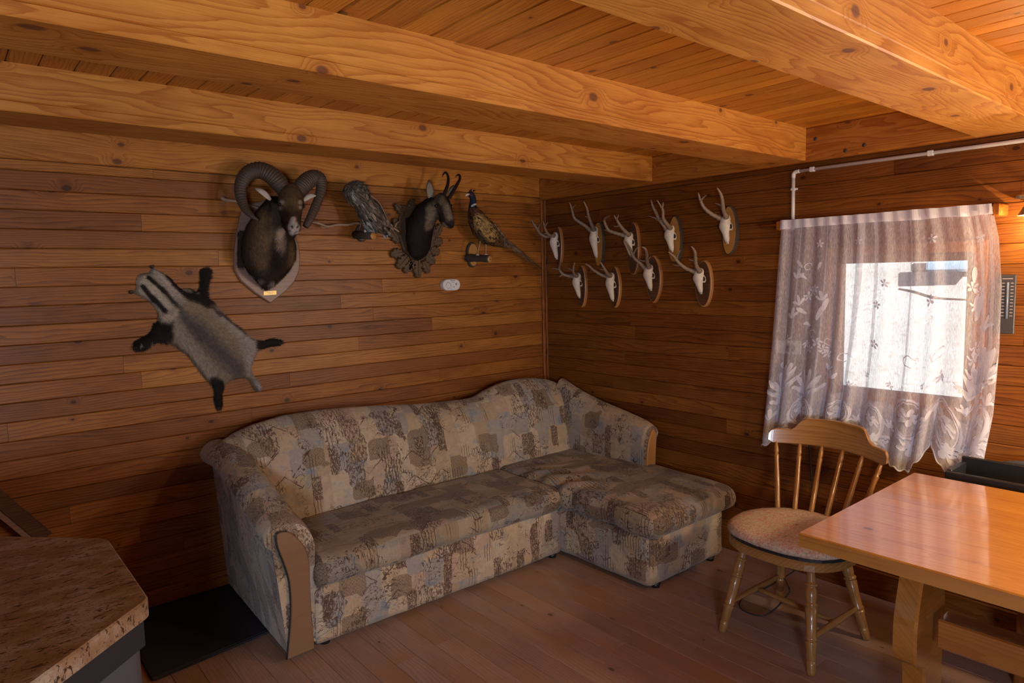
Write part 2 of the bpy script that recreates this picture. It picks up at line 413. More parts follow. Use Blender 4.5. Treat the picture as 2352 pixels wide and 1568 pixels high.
def fabric(name, sx=1.0, seed=0.0, dark=1.0):
    """upholstery print: pastel patches, brown lattice blocks, gables and sketched strokes"""
    t = NT(name); uv0 = t.n('UVMap').outputs[0]
    wn = t.noise(uv0, 22, 2, .6)
    uv = t.vmath('ADD', uv0, t.vmath('MULTIPLY', t.vmath('SUBTRACT', wn.outputs['Color'], (.5, .5, .5)), (.011, .011, 0)))
    uv = t.vmath('ADD', uv, (seed, seed*.37, 0))
    def cells(sc, rnd=.5, sh=(0, 0, 0)):
        v = t.n('TexVoronoi', voronoi_dimensions='2D', distance='CHEBYCHEV'); t.L(t.vmath('MULTIPLY', t.vmath('ADD', uv, sh), sc), v.inputs['Vector'])
        v.inputs['Scale'].default_value = 1; v.inputs['Randomness'].default_value = rnd
        c = t.n('SeparateColor'); t.L(v.outputs['Color'], c.inputs[0]); return v, c.outputs
    A, a = cells((9.5, 7.5, 1), .6)
    base = t.ramp(a[0], [(0, (.45, .34, .19)), (.18, (.25, .27, .27)), (.34, (.44, .31, .22)), (.5, (.52, .44, .30)), (.68, (.22, .25, .27)), (.80, (.36, .27, .14)), (.92, (.48, .38, .28))], 'CONSTANT')
    soft = t.noise(uv, 11, 4, .65)
    base2 = t.ramp(soft.outputs[0], [(.32, (.20, .23, .27)), (.45, (.45, .37, .24)), (.55, (.40, .28, .21)), (.66, (.50, .42, .28))])
    col = t.mix(.5, base, base2)
    def lines(scale, wdt, detail=2, ani=(1, 1, 1), rough=.5, dist=0.):
        n = t.noise(t.vmath('MULTIPLY', uv, ani), scale, detail, rough, dist=dist).outputs[0]
        return t.mr(t.math('ABSOLUTE', t.math('SUBTRACT', n, .5)), wdt*.35, wdt, 1, 0)
    su = t.n('SeparateXYZ'); t.L(uv, su.inputs[0]); U, V = su.outputs[0], su.outputs[1]
    def fr(x, k, o=0.0): return t.math('FRACT', t.math('ADD', t.math('MULTIPLY', x, k), o+100))
    def ab(x): return t.math('ABSOLUTE', t.math('SUBTRACT', x, .5))
    brown = (.085, .045, .03); brown2 = (.20, .125, .07); olive = (.25, .19, .11)
    # rectangular blocks with a diamond lattice
    C, c = cells((8.0, 9.5, 1), .45, (.37, .21, 0))
    blk = t.math('GREATER_THAN', c[0], .80)
    d1 = ab(fr(t.math('ADD', U, V), 62)); d2 = ab(fr(t.math('SUBTRACT', U, V), 62))
    lat = t.math('MAXIMUM', t.mr(d1, .06, .16, 1, 0), t.mr(d2, .06, .16, 1, 0))
    gr = t.noise(uv, 130, 2, .7).outputs[0]
    tone = t.mix(t.mr(gr, .35, .65), brown2, olive)
    tone = t.mix(t.math('MULTIPLY', lat, .75), tone, brown)
    col = t.mix(t.math('MULTIPLY', blk, t.mr(gr, .25, .6, .40, .85)), col, tone)
    edge = t.math('MULTIPLY', blk, t.mr(C.outputs['Distance'], .385, .42, 0, 1))
    # dark narrow panels with pale scribble
    D, dcol = cells((19, 8.2, 1), .4, (.11, .57, 0))
    pan = t.math('GREATER_THAN', dcol[0], .90)
    sc = lines(70, .055, 2, (1, .7, 1), dist=.4)
    col = t.mix(t.math('MULTIPLY', pan, .85), col, t.mix(sc, brown, (.40, .31, .20)))
    # sketched strokes, scrolls and gables
    E, e = cells((7.0, 6.4, 1), .7, (.63, .15, 0))
    fade = t.mr(t.noise(uv, 6.5, 2, .5).outputs[0], .38, .55, .10, .95)
    s1 = t.math('MULTIPLY', lines(26, .022, 1, dist=.9), t.math('GREATER_THAN', e[0], .45))
    s2 = t.math('MULTIPLY', lines(62, .045, 2, (1, .4, 1), dist=.3), t.math('GREATER_THAN', e[1], .70))
    s3 = t.math('MULTIPLY', lines(44, .030, 2, (.45, 1.2, 1)), t.math('GREATER_THAN', e[2], .72))
    gab = t.math('ABSOLUTE', t.math('SUBTRACT', fr(V, 7.3, .2), t.math('MULTIPLY', ab(fr(U, 5.4)), 1.1)))
    s4 = t.math('MULTIPLY', t.mr(gab, .012, .030, 1, 0), t.math('GREATER_THAN', e[0], .60))
    stv = t.mr(ab(fr(U, 58)), .07, .13, 1, 0)
    s5 = t.math('MULTIPLY', stv, t.math('GREATER_THAN', dcol[1], .84))
    sk = t.math('MAXIMUM', t.math('MAXIMUM', s1, s2), t.math('MAXIMUM', s3, t.math('MAXIMUM', s4, s5)))
    col = t.mix(t.math('MULTIPLY', sk, fade), col, brown)
    wash = t.math('MULTIPLY', t.math('GREATER_THAN', a[1], .88), t.mr(t.noise(t.vmath('MULTIPLY', uv, (1, .45, 1)), 95, 3, .75).outputs[0], .47, .56))
    col = t.mix(t.math('MULTIPLY', wash, .8), col, brown)
    if dark != 1.0: col = t.mix(1.0, col, (dark, dark*.97, dark*.96), 'MULTIPLY')
    wv = t.noise(uv0, 900, 2, .6).outputs[0]
    wr = t.noise(t.vmath('MULTIPLY', uv0, (1, 2.2, 1)), 9, 3, .55, dist=.5).outputs[0]
    t.bump(t.math('ADD', t.math('MULTIPLY', wv, .15), t.math('MULTIPLY', wr, 3.0)), .35, .006)
    return t.fin(col, .85, Sheen_Weight=.15, Specular_IOR_Level=.2)
M['fabric'] = fabric('upholstery_print', dark=.98); M['fabric_seat'] = fabric('upholstery_print_darker_seat', seed=3.3, dark=.70)  # seat copy of the print, multiplied darker
def granite():
    t = NT('speckled_stone'); tc = t.n('TexCoord').outputs['Object']
    d = t.vmath('MULTIPLY', tc, (1, 1.9, 1)); 
    n = t.noise(d, 9, 5, .62, '3D').outputs[0]; n2 = t.noise(t.vmath('MULTIPLY', tc, (1.0, 2.6, 1)), 38, 4, .65, '3D', .6).outputs[0]
    n3 = t.noise(tc, 160, 2, .6, '3D').outputs[0]
    col = t.ramp(n, [(.3, (.17, .085, .035)), (.48, (.24, .14, .075)), (.62, (.33, .25, .18)), (.75, (.20, .10, .045))])
    col = t.mix(t.mr(n2, .55, .62), col, (.045, .018, .010)); col = t.mix(t.mr(n3, .60, .68, 0, .75), col, (.07, .028, .015))
    return t.fin(col, .33, Coat_Weight=.25, Coat_Roughness=.2)
M['granite'] = granite()
def cushion_mat():
    t = NT('floral_cushion'); tc = t.n('TexCoord').outputs['Object']
    n = t.noise(tc, 55, 3, .6, '3D', .8).outputs[0]; n2 = t.noise(tc, 90, 2, .6, '3D').outputs[0]
    col = t.ramp(n, [(.38, (.50, .40, .28)), (.48, (.42, .16, .12)), (.53, (.55, .45, .33)), (.66, (.30, .27, .18))])
    col = t.mix(t.mr(n2, .5, .62, 0, .6), col, (.56, .47, .36)); t.bump(n2, .4, .003)
    return t.fin(col, .9)
M['cushion'] = cushion_mat()
def lace(name, alpha, thread):
    t = NT(name); tc = t.n('TexCoord').outputs['Object']
    n = t.noise(t.vmath('MULTIPLY', tc, (1, 1, .12)), 420, 2, .6, '3D').outputs[0]
    op = t.mr(n, .38, .62, alpha-thread, alpha+thread)
    d = t.n('BsdfDiffuse'); d.inputs[0].default_value = (.88, .89, .98, 1); tr = t.n('BsdfTranslucent'); tr.inputs[0].default_value = (.86, .88, .98, 1)
    m1 = t.n('MixShader'); m1.inputs[0].default_value = .30; t.L(d.outputs[0], m1.inputs[1]); t.L(tr.outputs[0], m1.inputs[2])
    tp = t.n('BsdfTransparent'); m2 = t.n('MixShader'); t.L(op, m2.inputs[0]); t.L(tp.outputs[0], m2.inputs[1]); t.L(m1.outputs[0], m2.inputs[2])
    t.L(m2.outputs[0], t.out.inputs[0]); return t.m
M['net'] = lace('curtain_net', .50, .12); M['lace'] = lace('curtain_lace', .97, .03); M['lacethin'] = lace('curtain_lace_ground', .42, .15)
def glassm():
    t = NT('window_glass'); tp = t.n('BsdfTransparent'); g = t.n('BsdfGlossy'); g.inputs[1].default_value = .02
    fr = t.n('Fresnel'); m = t.n('MixShader'); t.L(fr.outputs[0], m.inputs[0]); t.L(tp.outputs[0], m.inputs[1]); t.L(g.outputs[0], m.inputs[2])
    t.L(m.outputs[0], t.out.inputs[0]); return t.m
M['glass'] = glassm()
def groundm():
    t = NT('pale_ground'); tc = t.n('TexCoord').outputs['Object']
    n = t.noise(tc, .9, 5, .7, '3D').outputs[0]; n2 = t.noise(tc, 7, 3, .7, '3D').outputs[0]
    c = t.ramp(n, [(.35, (.62, .60, .56)), (.6, (.76, .75, .72))]); c = t.mix(t.mr(n2, .56, .66, 0, .5), c, (.30, .28, .24)); return t.fin(c, .9)
M['ground'] = groundm()
def emit(name, col, st):
    t = NT(name); t.b.inputs['Emission Color'].default_value = (*col, 1); t.b.inputs['Emission Strength'].default_value = st
    t.b.inputs['Base Color'].default_value = (*col, 1); return t.m
M['bulb'] = emit('lit_bulb', (1, .72, .40), 22)

# ------------------------------------------------------------------ room shell
def bar(poly, axis, a0, a1, mb=None, off=None):
    """polygon (in the two other axes, ascending order) extruded along axis; uv u = along, v = around"""
    mb = mb or MB(); o = [q for q in range(3) if q != axis]; m = len(poly)
    off = off or (random.uniform(0, 60), random.uniform(0, 60))
    per = [0]
    for i in range(m): per.append(per[-1]+math.dist(poly[i], poly[(i+1) % m]))
    def pt(p, a):
        v = [0, 0, 0]; v[axis] = a; v[o[0]] = p[0]; v[o[1]] = p[1]; return v
    vs = [pt(p, a0) for p in poly]+[pt(p, a1) for p in poly]
    n = len(mb.v); mb.v += [tuple(v) for v in vs]
    area = sum(poly[i][0]*poly[(i+1) % m][1]-poly[(i+1) % m][0]*poly[i][1] for i in range(m))
    fl = (area > 0) != (axis == 1)
    for i in range(m):
        j = (i+1) % m; f = [n+i, n+j, n+m+j, n+m+i]
        u = [(off[0]+a0, off[1]+per[i]), (off[0]+a0, off[1]+per[i+1]), (off[0]+a1, off[1]+per[i+1]), (off[0]+a1, off[1]+per[i])]
        if not fl: f = f[::-1]; u = u[::-1]
        mb.f.append(f); mb.uv.append(u); mb.sm.append(False)
    c0 = [n+i for i in range(m)]; c1 = [n+m+i for i in range(m)]; uc = [(off[0]+p[0]*.5, off[1]+p[1]) for p in poly]
    mb.f.append(c0 if fl else c0[::-1]); mb.uv.append(uc if fl else uc[::-1]); mb.sm.append(False)
    mb.f.append(c1[::-1] if fl else c1); mb.uv.append(uc[::-1] if fl else uc); mb.sm.append(False)
    return mb

def board_profile(a, b, face, back, c=.003, gap=.0006):
    a += gap; b -= gap; s = 1 if back > face else -1
    return [(a, back), (a, face+s*c), (a+c, face), (b-c, face), (b, face+s*c), (b, back)]
def swap(poly): return [(q, p) for p, q in poly]
TINT = [(1, 1, 1), (.86, .80, .78), (1.12, 1.12, 1.1), (.92, .86, .82), (.72, .64, .66), (1.05, .98, .9), (1.2, 1.25, 1.25), (.95, .9, .85)]
def tint(o, k=None, j=.06, base=(1, 1, 1)):
    t = TINT[k] if k is not None else random.choice(TINT)
    q = 1+random.uniform(-j, j); o.color = (t[0]*q*base[0], t[1]*q*base[1], t[2]*q*base[2], 1)

ZC = 2.29      # underside of the ceiling boards
def splits(a, b, lo=1.1, hi=2.9, fixed=()):
    cuts = [a]; x = a
    if fixed: cuts = [a]+[f for f in fixed]+[b]; return cuts
    while True:
        x += random.uniform(lo, hi)
        if x > b-.5: break
        cuts.append(x)
    return cuts+[b]

# floor
fl = MB().box(-5.0, .02, -5.2, .02, -.10, -.02, .0, 1).build('floor', M['darkwood'], origin=(-2, -2, -.02), kind='structure')
x = -4.99+.02; k = 0
while x < 0:
    x1 = min(x+.104, .0)
    cuts = splits(-5.2, -.001, 2.0, 4.2)
    for a, b in zip(cuts, cuts[1:]):
        o = bar(board_profile(x, x1, 0.0, -.02, .0015, .0005), 1, a+.0004, b-.0004)
        # axes for axis=1 are (x, z)
        o = o.build('floor_board', M['floor'], fl); tint(o, None, .05)
        o.color = tuple(.7+.3*c for c in o.color[:3])+(1,)
    x = x1
# back wall
wb = MB().box(-5.0, .16, .02, .16, -.1, 2.5, 0, 0).build('wall_back', M['darkwood'], origin=(-2.5, .02, 0), kind='structure')
rows = [(2.105-.0842*(i+1), 2.105-.0842*i) for i in range(25)]
rows = [(2.105, 2.150)]+rows
FIX = {5: (-2.61, -1.2), 2: None}
for i, (z0, z1) in enumerate(rows):
    z0 = max(z0, .0)
    if z1 < .02: continue
    fx = {3: (-2.62,), 5: (-2.275, -.9), 6: (-3.13,), 7: (-1.333,), 12: (-2.67,)}.get(i, ())
    cuts = splits(-5.0, -.0, 1.1, 2.9, fx)
    for j, (a, b) in enumerate(zip(cuts, cuts[1:])):
        o = bar([(q, p) for p, q in board_profile(z0, z1, 0.0, .02)], 0, a+.0005, b-.0005).build('wall_board', M['wall'], wb)
        kk = {3: 4 if j == 0 else 5, 5: 6, 13: 4, 15: 4, 18: 4, 7: 3 if j == 0 else 2, 0: 6}.get(i)
        tint(o, kk)
# right wall with its two window openings
Y0, Y1, Z0, Z1 = -2.70, -2.09, .975, 1.655       # visible window opening
W0, W1, V0, V1 = -4.65, -3.65, .85, 1.85         # far window, out of frame
mb = MB()
def wallx(ya, yb, za, zb): mb.box(.02, .16, ya, yb, za, zb, 0, 1)
wallx(-5.2, W0, -.1, 2.5); wallx(W0, W1, -.1, V0); wallx(W0, W1, V1, 2.5); wallx(W1, Y0, -.1, 2.5)
wallx(Y0, Y1, -.1, Z0); wallx(Y0, Y1, Z1, 2.5); wallx(Y1, .02, -.1, 2.5)
wr = mb.build('wall_right', M['darkwood'], origin=(.02, -2.6, 0), kind='structure')
def cutrange(a, b, z0, z1):
    """pieces (a,b,z0,z1) of a board outside both openings"""
    out = [(a, b, z0, z1)]
    for (ya, yb, za, zb) in ((Y0, Y1, Z0, Z1), (W0, W1, V0, V1)):
        nxt = []
        for (p, q, c, d) in out:
            if q <= ya or p >= yb or d <= za or c >= zb: nxt.append((p, q, c, d)); continue
            if p < ya: nxt.append((p, ya, c, d))
            if q > yb: nxt.append((yb, q, c, d))
            if c < za-.006: nxt.append((max(p, ya), min(q, yb), c, za))
            if d > zb+.006: nxt.append((max(p, ya), min(q, yb), zb, d))
        out = nxt
    return out
z = 2.13-.026; rowsR = [(z, 2.13)]
while z > .02: rowsR.append((z-.0842, z)); z -= .0842
for i, (z0, z1) in enumerate(rowsR):
    z0 = max(z0, 0)
    fx = {14: (-3.0, -.3), 16: (-2.2,)}.get(i, ())
    cuts = splits(-5.2, 0, 1.2, 3.0, fx)
    for a, b in zip(cuts, cuts[1:]):
        kk = random.choice(range(8))
        for (p, q, c, d) in cutrange(a, b, z0, z1):
            if q-p < .01: continue
            o = bar([(q2, p2) for p2, q2 in board_profile(c, d, 0.0, .02)], 1, p+.0005, q-.0005).build('wall_board', M['wall'], wr)
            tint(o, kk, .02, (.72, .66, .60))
# unseen walls
MB().box(-5.14, -5.0, -5.2, .02, -.1, 2.5, 0, 1).build('wall_left', M['wall'], origin=(-5.0, -2.6, 0), kind='structure')
mb = MB(); F0, F1, G0, G1 = -4.93, -4.07, .72, 1.60
mb.box(-5.0, F0, -5.34, -5.2, -.1, 2.5, 0, 0).box(F1, .16, -5.34, -5.2, -.1, 2.5, 0, 0).box(F0, F1, -5.34, -5.2, -.1, G0, 0, 0).box(F0, F1, -5.34, -5.2, G1, 2.5, 0, 0)
mb.build('wall_front', M['wall'], origin=(-2.5, -5.2, 0), kind='structure')
# ceiling
ce = MB().box(-5.14, .16, -5.34, .16, ZC+.02, ZC+.2, 0, 1).build('ceiling', M['darkwood'], origin=(-2.5, -2.6, ZC+.02), kind='structure')
x = 0.0; i = 0
while x > -4.99:
    wdt = random.choice([.088, .096, .096, .102, .084]); x1 = max(x-wdt, -5.0)
    o = bar(board_profile(x1, x, ZC, ZC+.02, .0045, .0008), 1, -5.2, -.001).build('ceiling_board', M['ceil'], ce)
    tint(o, random.choice([0, 1, 2, 3, 5, 7]), .07); x = x1
# beams
def beam(nm, y0, y1, zb, lab, cat='beam', tn=(1, 1, 1)):
    c = .004
    prof = [(y0, ZC), (y0, zb+.036), (y0+.004, zb+.033), (y0, zb+.030), (y0, zb+c), (y0+c, zb), (y1-c, zb), (y1, zb+c), (y1, ZC)]
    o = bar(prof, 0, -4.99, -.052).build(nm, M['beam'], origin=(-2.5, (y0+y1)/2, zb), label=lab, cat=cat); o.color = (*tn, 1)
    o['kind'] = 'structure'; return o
for i, (y0, y1, zb, nm) in enumerate(((-1.025, -.785, 2.142, 'trim_1'), (-1.975, -1.735, 2.132, 'trim_2'), (-2.945, -2.70, 2.125, 'trim_3'), (-3.90, -3.66, 2.125, 'trim_4'))):
    beam(nm, y0, y1, zb, ['ceiling beam nearest the wall of animal mounts', 'middle ceiling beam with wavy grain', 'pale lit ceiling beam ending above the curtained window', 'ceiling beam overhead beyond the frame'][i], tn=[(1, 1, 1), (1.04, 1.02, 1), (1.08, 1.16, 1.3), (1, 1, 1)][i])  # third beam: less saturated wood, with glare and haze tinted into its colour
# wall plates under the ceiling
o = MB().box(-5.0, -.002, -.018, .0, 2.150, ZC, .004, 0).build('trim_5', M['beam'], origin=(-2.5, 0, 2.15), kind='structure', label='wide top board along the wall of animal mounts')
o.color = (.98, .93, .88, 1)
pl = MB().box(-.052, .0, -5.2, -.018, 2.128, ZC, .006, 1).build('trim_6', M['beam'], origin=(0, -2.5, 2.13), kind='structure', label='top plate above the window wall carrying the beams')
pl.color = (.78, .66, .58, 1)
for (px, py) in ((1873, 319), (1942, 346), (1985, 333)):     # plugged bolt holes
    p = P(px, py, 0, -.052)
    MB().tube([p+np.array([.003, 0, 0]), p-np.array([.0012, 0, 0])], .0095, 14).build('wood_plug', M['bark'], pl, label='dark round plug')
# corner trim, baseboards
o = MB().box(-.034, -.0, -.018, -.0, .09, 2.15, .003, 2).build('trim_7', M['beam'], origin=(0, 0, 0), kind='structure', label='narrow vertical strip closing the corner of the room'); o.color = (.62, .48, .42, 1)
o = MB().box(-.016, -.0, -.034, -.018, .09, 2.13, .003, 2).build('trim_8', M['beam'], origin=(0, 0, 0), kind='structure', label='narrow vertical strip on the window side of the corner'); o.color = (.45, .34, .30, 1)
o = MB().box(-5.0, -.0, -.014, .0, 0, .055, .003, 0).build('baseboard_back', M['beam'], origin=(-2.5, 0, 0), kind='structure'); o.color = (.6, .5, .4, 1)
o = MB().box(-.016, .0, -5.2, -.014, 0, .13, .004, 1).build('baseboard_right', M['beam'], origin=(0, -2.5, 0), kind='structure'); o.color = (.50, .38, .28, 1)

# windows
def window(nm, y0, y1, z0, z1, mull=False):
    t = .035; X0, X1 = .03, .085
    mb = MB()
    mb.box(X0, X1, y0, y0+t, z0, z1, .004, 2).box(X0, X1, y1-t, y1, z0, z1, .004, 2).box(X0, X1, y0+t, y1-t, z0, z0+t, .004, 1).box(X0, X1, y0+t, y1-t, z1-t, z1, .004, 1)
    if mull: mb.box(X0, X1, (y0+y1)/2-.02, (y0+y1)/2+.02, z0+t, z1-t, .004, 2)
    f = mb.build(nm, M['beam'], origin=(X0, (y0+y1)/2, z0), kind='structure'); f.color = (.8, .8, .75, 1)
    MB().box(.054, .058, y0+t*.8, y1-t*.8, z0+t*.8, z1-t*.8, 0, 1).build('pane', M['glass'], f)
    MB().box(.0, .16, y0, y1, z0-.004, z0+.004, 0, 1).build('sill', M['beam'], f)
    return f
window('window_1', Y0, Y1, Z0, Z1)
window('window_2', W0, W1, V0, V1, True)
def fwin():
    mb = MB(); t = .04
    mb.box(F0, F0+t, -5.29, -5.23, G0, G1, .004, 2).box(F1-t, F1, -5.29, -5.23, G0, G1, .004, 2).box(F0+t, F1-t, -5.29, -5.23, G0, G0+t, .004, 0).box(F0+t, F1-t, -5.29, -5.23, G1-t, G1, .004, 0)
    f = mb.build('window_3', M['beam'], origin=(-4.5, -5.26, G0), kind='structure')
    MB().box(F0+t, F1-t, -5.262, -5.258, G0+t, G1-t, 0, 0).build('pane', M['glass'], f)
fwin()
# window casing on the wall
mb = MB(); c = .05
mb.box(-.012, .0, Y0-c, Y0, Z0-c, Z1+c, .002, 2).box(-.012, .0, Y1, Y1+c, Z0-c, Z1+c, .002, 2).box(-.012, .0, Y0, Y1, Z1, Z1+c, .002, 1).box(-.012, .0, Y0, Y1, Z0-c, Z0, .002, 1)
o = mb.build('trim_9', M['beam'], origin=(0, -2.4, 1.0), kind='structure', label='wooden casing around the curtained window'); o.color = (.8, .7, .6, 1)

# outdoors behind the window
def ground_z(x, y): return float(-.45+3.0*sstep(5, 16, x)+.05*mnoise.noise(Vector((x*.6, y*.6, 0))))
mb = MB(); g = []
NX, NY = 30, 30
for i in range(NX+1):
    for j in range(NY+1):
        xx = .2+ (i/NX)**1.6*30; yy = -16+36*j/NY
        zz = ground_z(xx, yy)
        g.append((xx, yy, zz))
mb.add(g, [[i*(NY+1)+j, i*(NY+1)+j+1, (i+1)*(NY+1)+j+1, (i+1)*(NY+1)+j] for i in range(NX) for j in range(NY)], [(p[0], p[1]) for p in g], None, True)
for f in range(len(mb.f)): mb.f[f] = mb.f[f][::-1]
mb.build('ground', M['ground'], origin=(10, 0, 0), kind='structure')


# ------------------------------------------------------------------ corner sofa
def lattice_box(x0, x1, y0, y1, z0, z1, r, h, fn=None, mb=None, uvo=(0, 0)):
    """rounded cushion: surface lattice pushed onto a rounded box, then fn(p, n) displaces it"""
    lo = np.array([x0, y0, z0]); hi = np.array([x1, y1, z1]); r = np.array(r if hasattr(r, '__len__') else (r, r, r), float)
    n = np.maximum(4, np.round((hi-lo)/h)).astype(int); key = {}; vs = []; mb = mb or MB()
    def vid(i, j, k):
        t = (i, j, k)
        if t not in key:
            p = lo+(hi-lo)*np.array(t)/n
            q = np.clip(p, lo+r, hi-r); d = (p-q)/r; L = np.linalg.norm(d)
            if L > 1e-6:
                m = np.max(np.abs(d)); pp = q+d/L*r
                nn = d/L
            else: pp, nn = p, np.array([0, 0, 1.])
            if fn is not None: pp = pp+fn(pp, nn)
            key[t] = len(vs); vs.append(pp)
        return key[t]
    fs = []; fu = []
    def uvf(pts, ax):
        o = []
        for p in pts:
            if ax == 2: o.append((uvo[0]+p[0], uvo[1]+p[1]))
            elif ax == 1: o.append((uvo[0]+p[0], uvo[1]+y0-(z1-p[2])))
            else: o.append((uvo[0]+p[1]+5, uvo[1]+p[2]))
        return o
    for ax in range(3):
        a, b = [q for q in range(3) if q != ax]
        for sd in (0, n[ax]):
            for i in range(n[a]):
                for j in range(n[b]):
                    q = []
                    for di, dj in ((0, 0), (1, 0), (1, 1), (0, 1)):
                        t = [0, 0, 0]; t[ax] = sd; t[a] = i+di; t[b] = j+dj; q.append(vid(*t))
                    if (sd == 0) != (ax == 1): q = q[::-1]
                    fs.append(q); fu.append(uvf([vs[k] for k in q], ax))
    nb = len(mb.v); mb.v += [tuple(map(float, p)) for p in vs]
    for f, u in zip(fs, fu): mb.f.append([nb+k for k in f]); mb.uv.append(u); mb.sm.append(True)
    return mb

sofa = thing('corner_sofa', (-1.25, -.6, 0), 'corner sofa in faded beige and blue patchwork print with wooden arm fronts', 'sofa')
def nz(x, y, s=1.0, z=0.0): return mnoise.noise(Vector((x*s, y*s, z)))
# plinth boxes
def fbase(p, n): return n*(.004*nz(p[0]+p[1], p[2], 9))
lattice_box(-2.262, -.785, -.952, -.09, .022, .285, .018, .03, fbase, uvo=(0, 1)).build('base', M['fabric'], sofa)
lattice_box(-.79, -.125, -1.585, -.09, .022, .285, (.05, .05, .018), .03, fbase, uvo=(2.3, 1.4)).build('base', M['fabric'], sofa)
# seats
def fseat(p, n):
    d = .007*nz(p[0], p[1], 5)+.004*nz(p[0], p[1]*.6, 14)
    t = (p[0]+2.26)/1.47; puff = .012*math.sin(PI*np.clip(t, 0, 1)) if n[2] > .3 or p[2] > .4 else 0
    low = -.012*math.exp(-((p[0]+1.5)**2)/.02) if p[2] < .31 and p[1] < -.9 else 0
    return n*d+np.array([0, 0, puff])+np.array([0, -.2*low, -low*.6])
lattice_box(-2.262, -.783, -.985, -.37, .268, .405, (.035, .075, .066), .022, fseat).build('seat', M['fabric_seat'], sofa)
def fch(p, n):
    d = .007*nz(p[0], p[1], 5, 3)
    # pulled creases running diagonally from the inner corner
    q = (p[0]+.80)*.5+(p[1]+1.0); dd = math.hypot(p[0]+.80, p[1]+.95)
    fade = math.exp(-(dd/.42)**2)
    cr = .014*fade*math.sin(34*(q+.25*dd)+3*nz(p[0], p[1], 4))
    return n*(d+cr)+np.array([0, 0, .012*math.sin(PI*np.clip((p[1]+1.6)/1.2, 0, 1))])
lattice_box(-.805, -.055, -1.635, -.32, .268, .412, (.055, .085, .070), .020, fch, uvo=(1.1, .7)).build('seat', M['fabric_seat'], sofa)
# backrest and arms: profile swept along the walls
def sweep_profile(stations, name, capa=True, capb=True, mat='fabric', parent=None, uvo=(0, 0)):
    """stations: list of lists of 3-D points (equal count)"""
    mb = MB(); n = len(stations); m = len(stations[0]); vs = []; uv = []
    U = 0
    for i, st in enumerate(stations):
        if i: U += np.linalg.norm(np.mean(st, 0)-np.mean(stations[i-1], 0))
        Vv = 0
        for j, p in enumerate(st):
            if j: Vv += np.linalg.norm(np.array(p)-np.array(st[j-1]))
            vs.append(p); uv.append((uvo[0]+U, uvo[1]+Vv))
    fs = [[i*m+j, i*m+j+1, (i+1)*m+j+1, (i+1)*m+j] for i in range(n-1) for j in range(m-1)]
    a, b, c = [np.array(vs[k], float) for k in fs[len(fs)//2][:3]]
    mb.add(vs, fs, uv, None, True)
    if capa: mb.add([stations[0][k] for k in range(m)], [list(range(m))[::-1]], [(uvo[0]+3+p[1]+p[0], uvo[1]+p[2]) for p in stations[0]], None, False)
    if capb: mb.add([stations[-1][k] for k in range(m)], [list(range(m))], [(uvo[0]+4+p[1]+p[0], uvo[1]+p[2]) for p in stations[-1]], None, False)
    return mb
HX = [-2.43, -2.40, -2.36, -2.30, -2.22, -2.06, -1.85, -1.66, -1.45, -1.27, -1.05, -.90, -.82, -.77, -.70, -.60, -.50, -.38, -.28, -.18, -.10, -.06]
HZ = [.745, .785, .815, .845, .868, .893, .893, .882, .862, .842, .828, .822, .822, .832, .858, .885, .898, .898, .886, .868, .84, .80]
st = []
xs = np.linspace(-2.43, -.06, 120)
for x in xs:
    H = interp(x, HX, HZ); e = min(1, max(0, (x+2.43)/.16))**.5
    f = (H-.40)/.48; cz = .006*nz(x, 0, 6)
    crease = -.02*math.exp(-((x+.80)/.02)**2)
    pr = [(-.36, .30), (-.405, .40), (-.400, .45), (-.385, .40+.25*f*.6), (-.36, .40+.29*f), (-.33, .40+.36*f), (-.295, .40+.42*f), (-.25, .40+.462*f), (-.20, .40+.485*f), (-.15, .40+.478*f),
          (-.105, .40+.455*f), (-.070, .40+.41*f), (-.055, .40+.35*f), (-.065, .40+.27*f), (-.080, .40+.2*f), (-.085, .06)]
    pts = []
    for k, (y, z) in enumerate(pr):
        if k < 2 or k > 13: yy = y
        else: yy = -.17+(y+.17)*(.55+.45*e)+cz*(1 if k < 9 else 0)-crease*(1 if 2 < k < 9 else 0)*.6
        if x < -2.30: z = max(z, .69+.04*min(1, (-2.30-x)/.13))
        pts.append((x, yy, z))
    c2 = catmull([np.array(p) for p in pts], 3); st.append([tuple(p) for p in c2])
bm_ = sweep_profile(st, 'backrest', uvo=(0, 3)); bm_.f = [f[::-1] for f in bm_.f]; bm_.uv = [u[::-1] for u in bm_.uv]
bm_.build('backrest', M['fabric'], sofa)
# right arm along the window wall
st = []
for y in np.linspace(-.26, -1.045, 46):
    H = interp(-y, [.26, .36, .48, .62, .75, .90, 1.0, 1.045], [.875, .835, .795, .760, .735, .705, .68, .655])
    f = (H-.40); cz = .004*nz(y, 5, 8)
    pr = [(-.150, .30), (-.160, .40), (-.168, .43), (-.170, .40+.35*f), (-.168, .40+.55*f), (-.160, .40+.75*f), (-.143, .40+.90*f), (-.115, .40+.985*f), (-.080, .40+1.0*f), (-.048, .40+.96*f),
          (-.030, .40+.86*f), (-.028, .40+.76*f), (-.045, .40+.62*f), (-.058, .38), (-.062, .10)]
    pts = [(x+(cz if k < 8 else 0), y, z) for k, (x, z) in enumerate(pr)]
    st.append([tuple(p) for p in catmull([np.array(p) for p in pts], 3)])
bm_ = sweep_profile(st, 'arm', uvo=(1.3, 6)); bm_.f = [f[::-1] for f in bm_.f]; bm_.uv = [u[::-1] for u in bm_.uv]
ra = bm_.build('arm', M['fabric'], sofa)
pp = [(-.153, .40), (-.070, .40), (-.062, .55), (-.058, .60), (-.072, .632), (-.088, .640), (-.108, .615), (-.128, .575), (-.145, .50)]
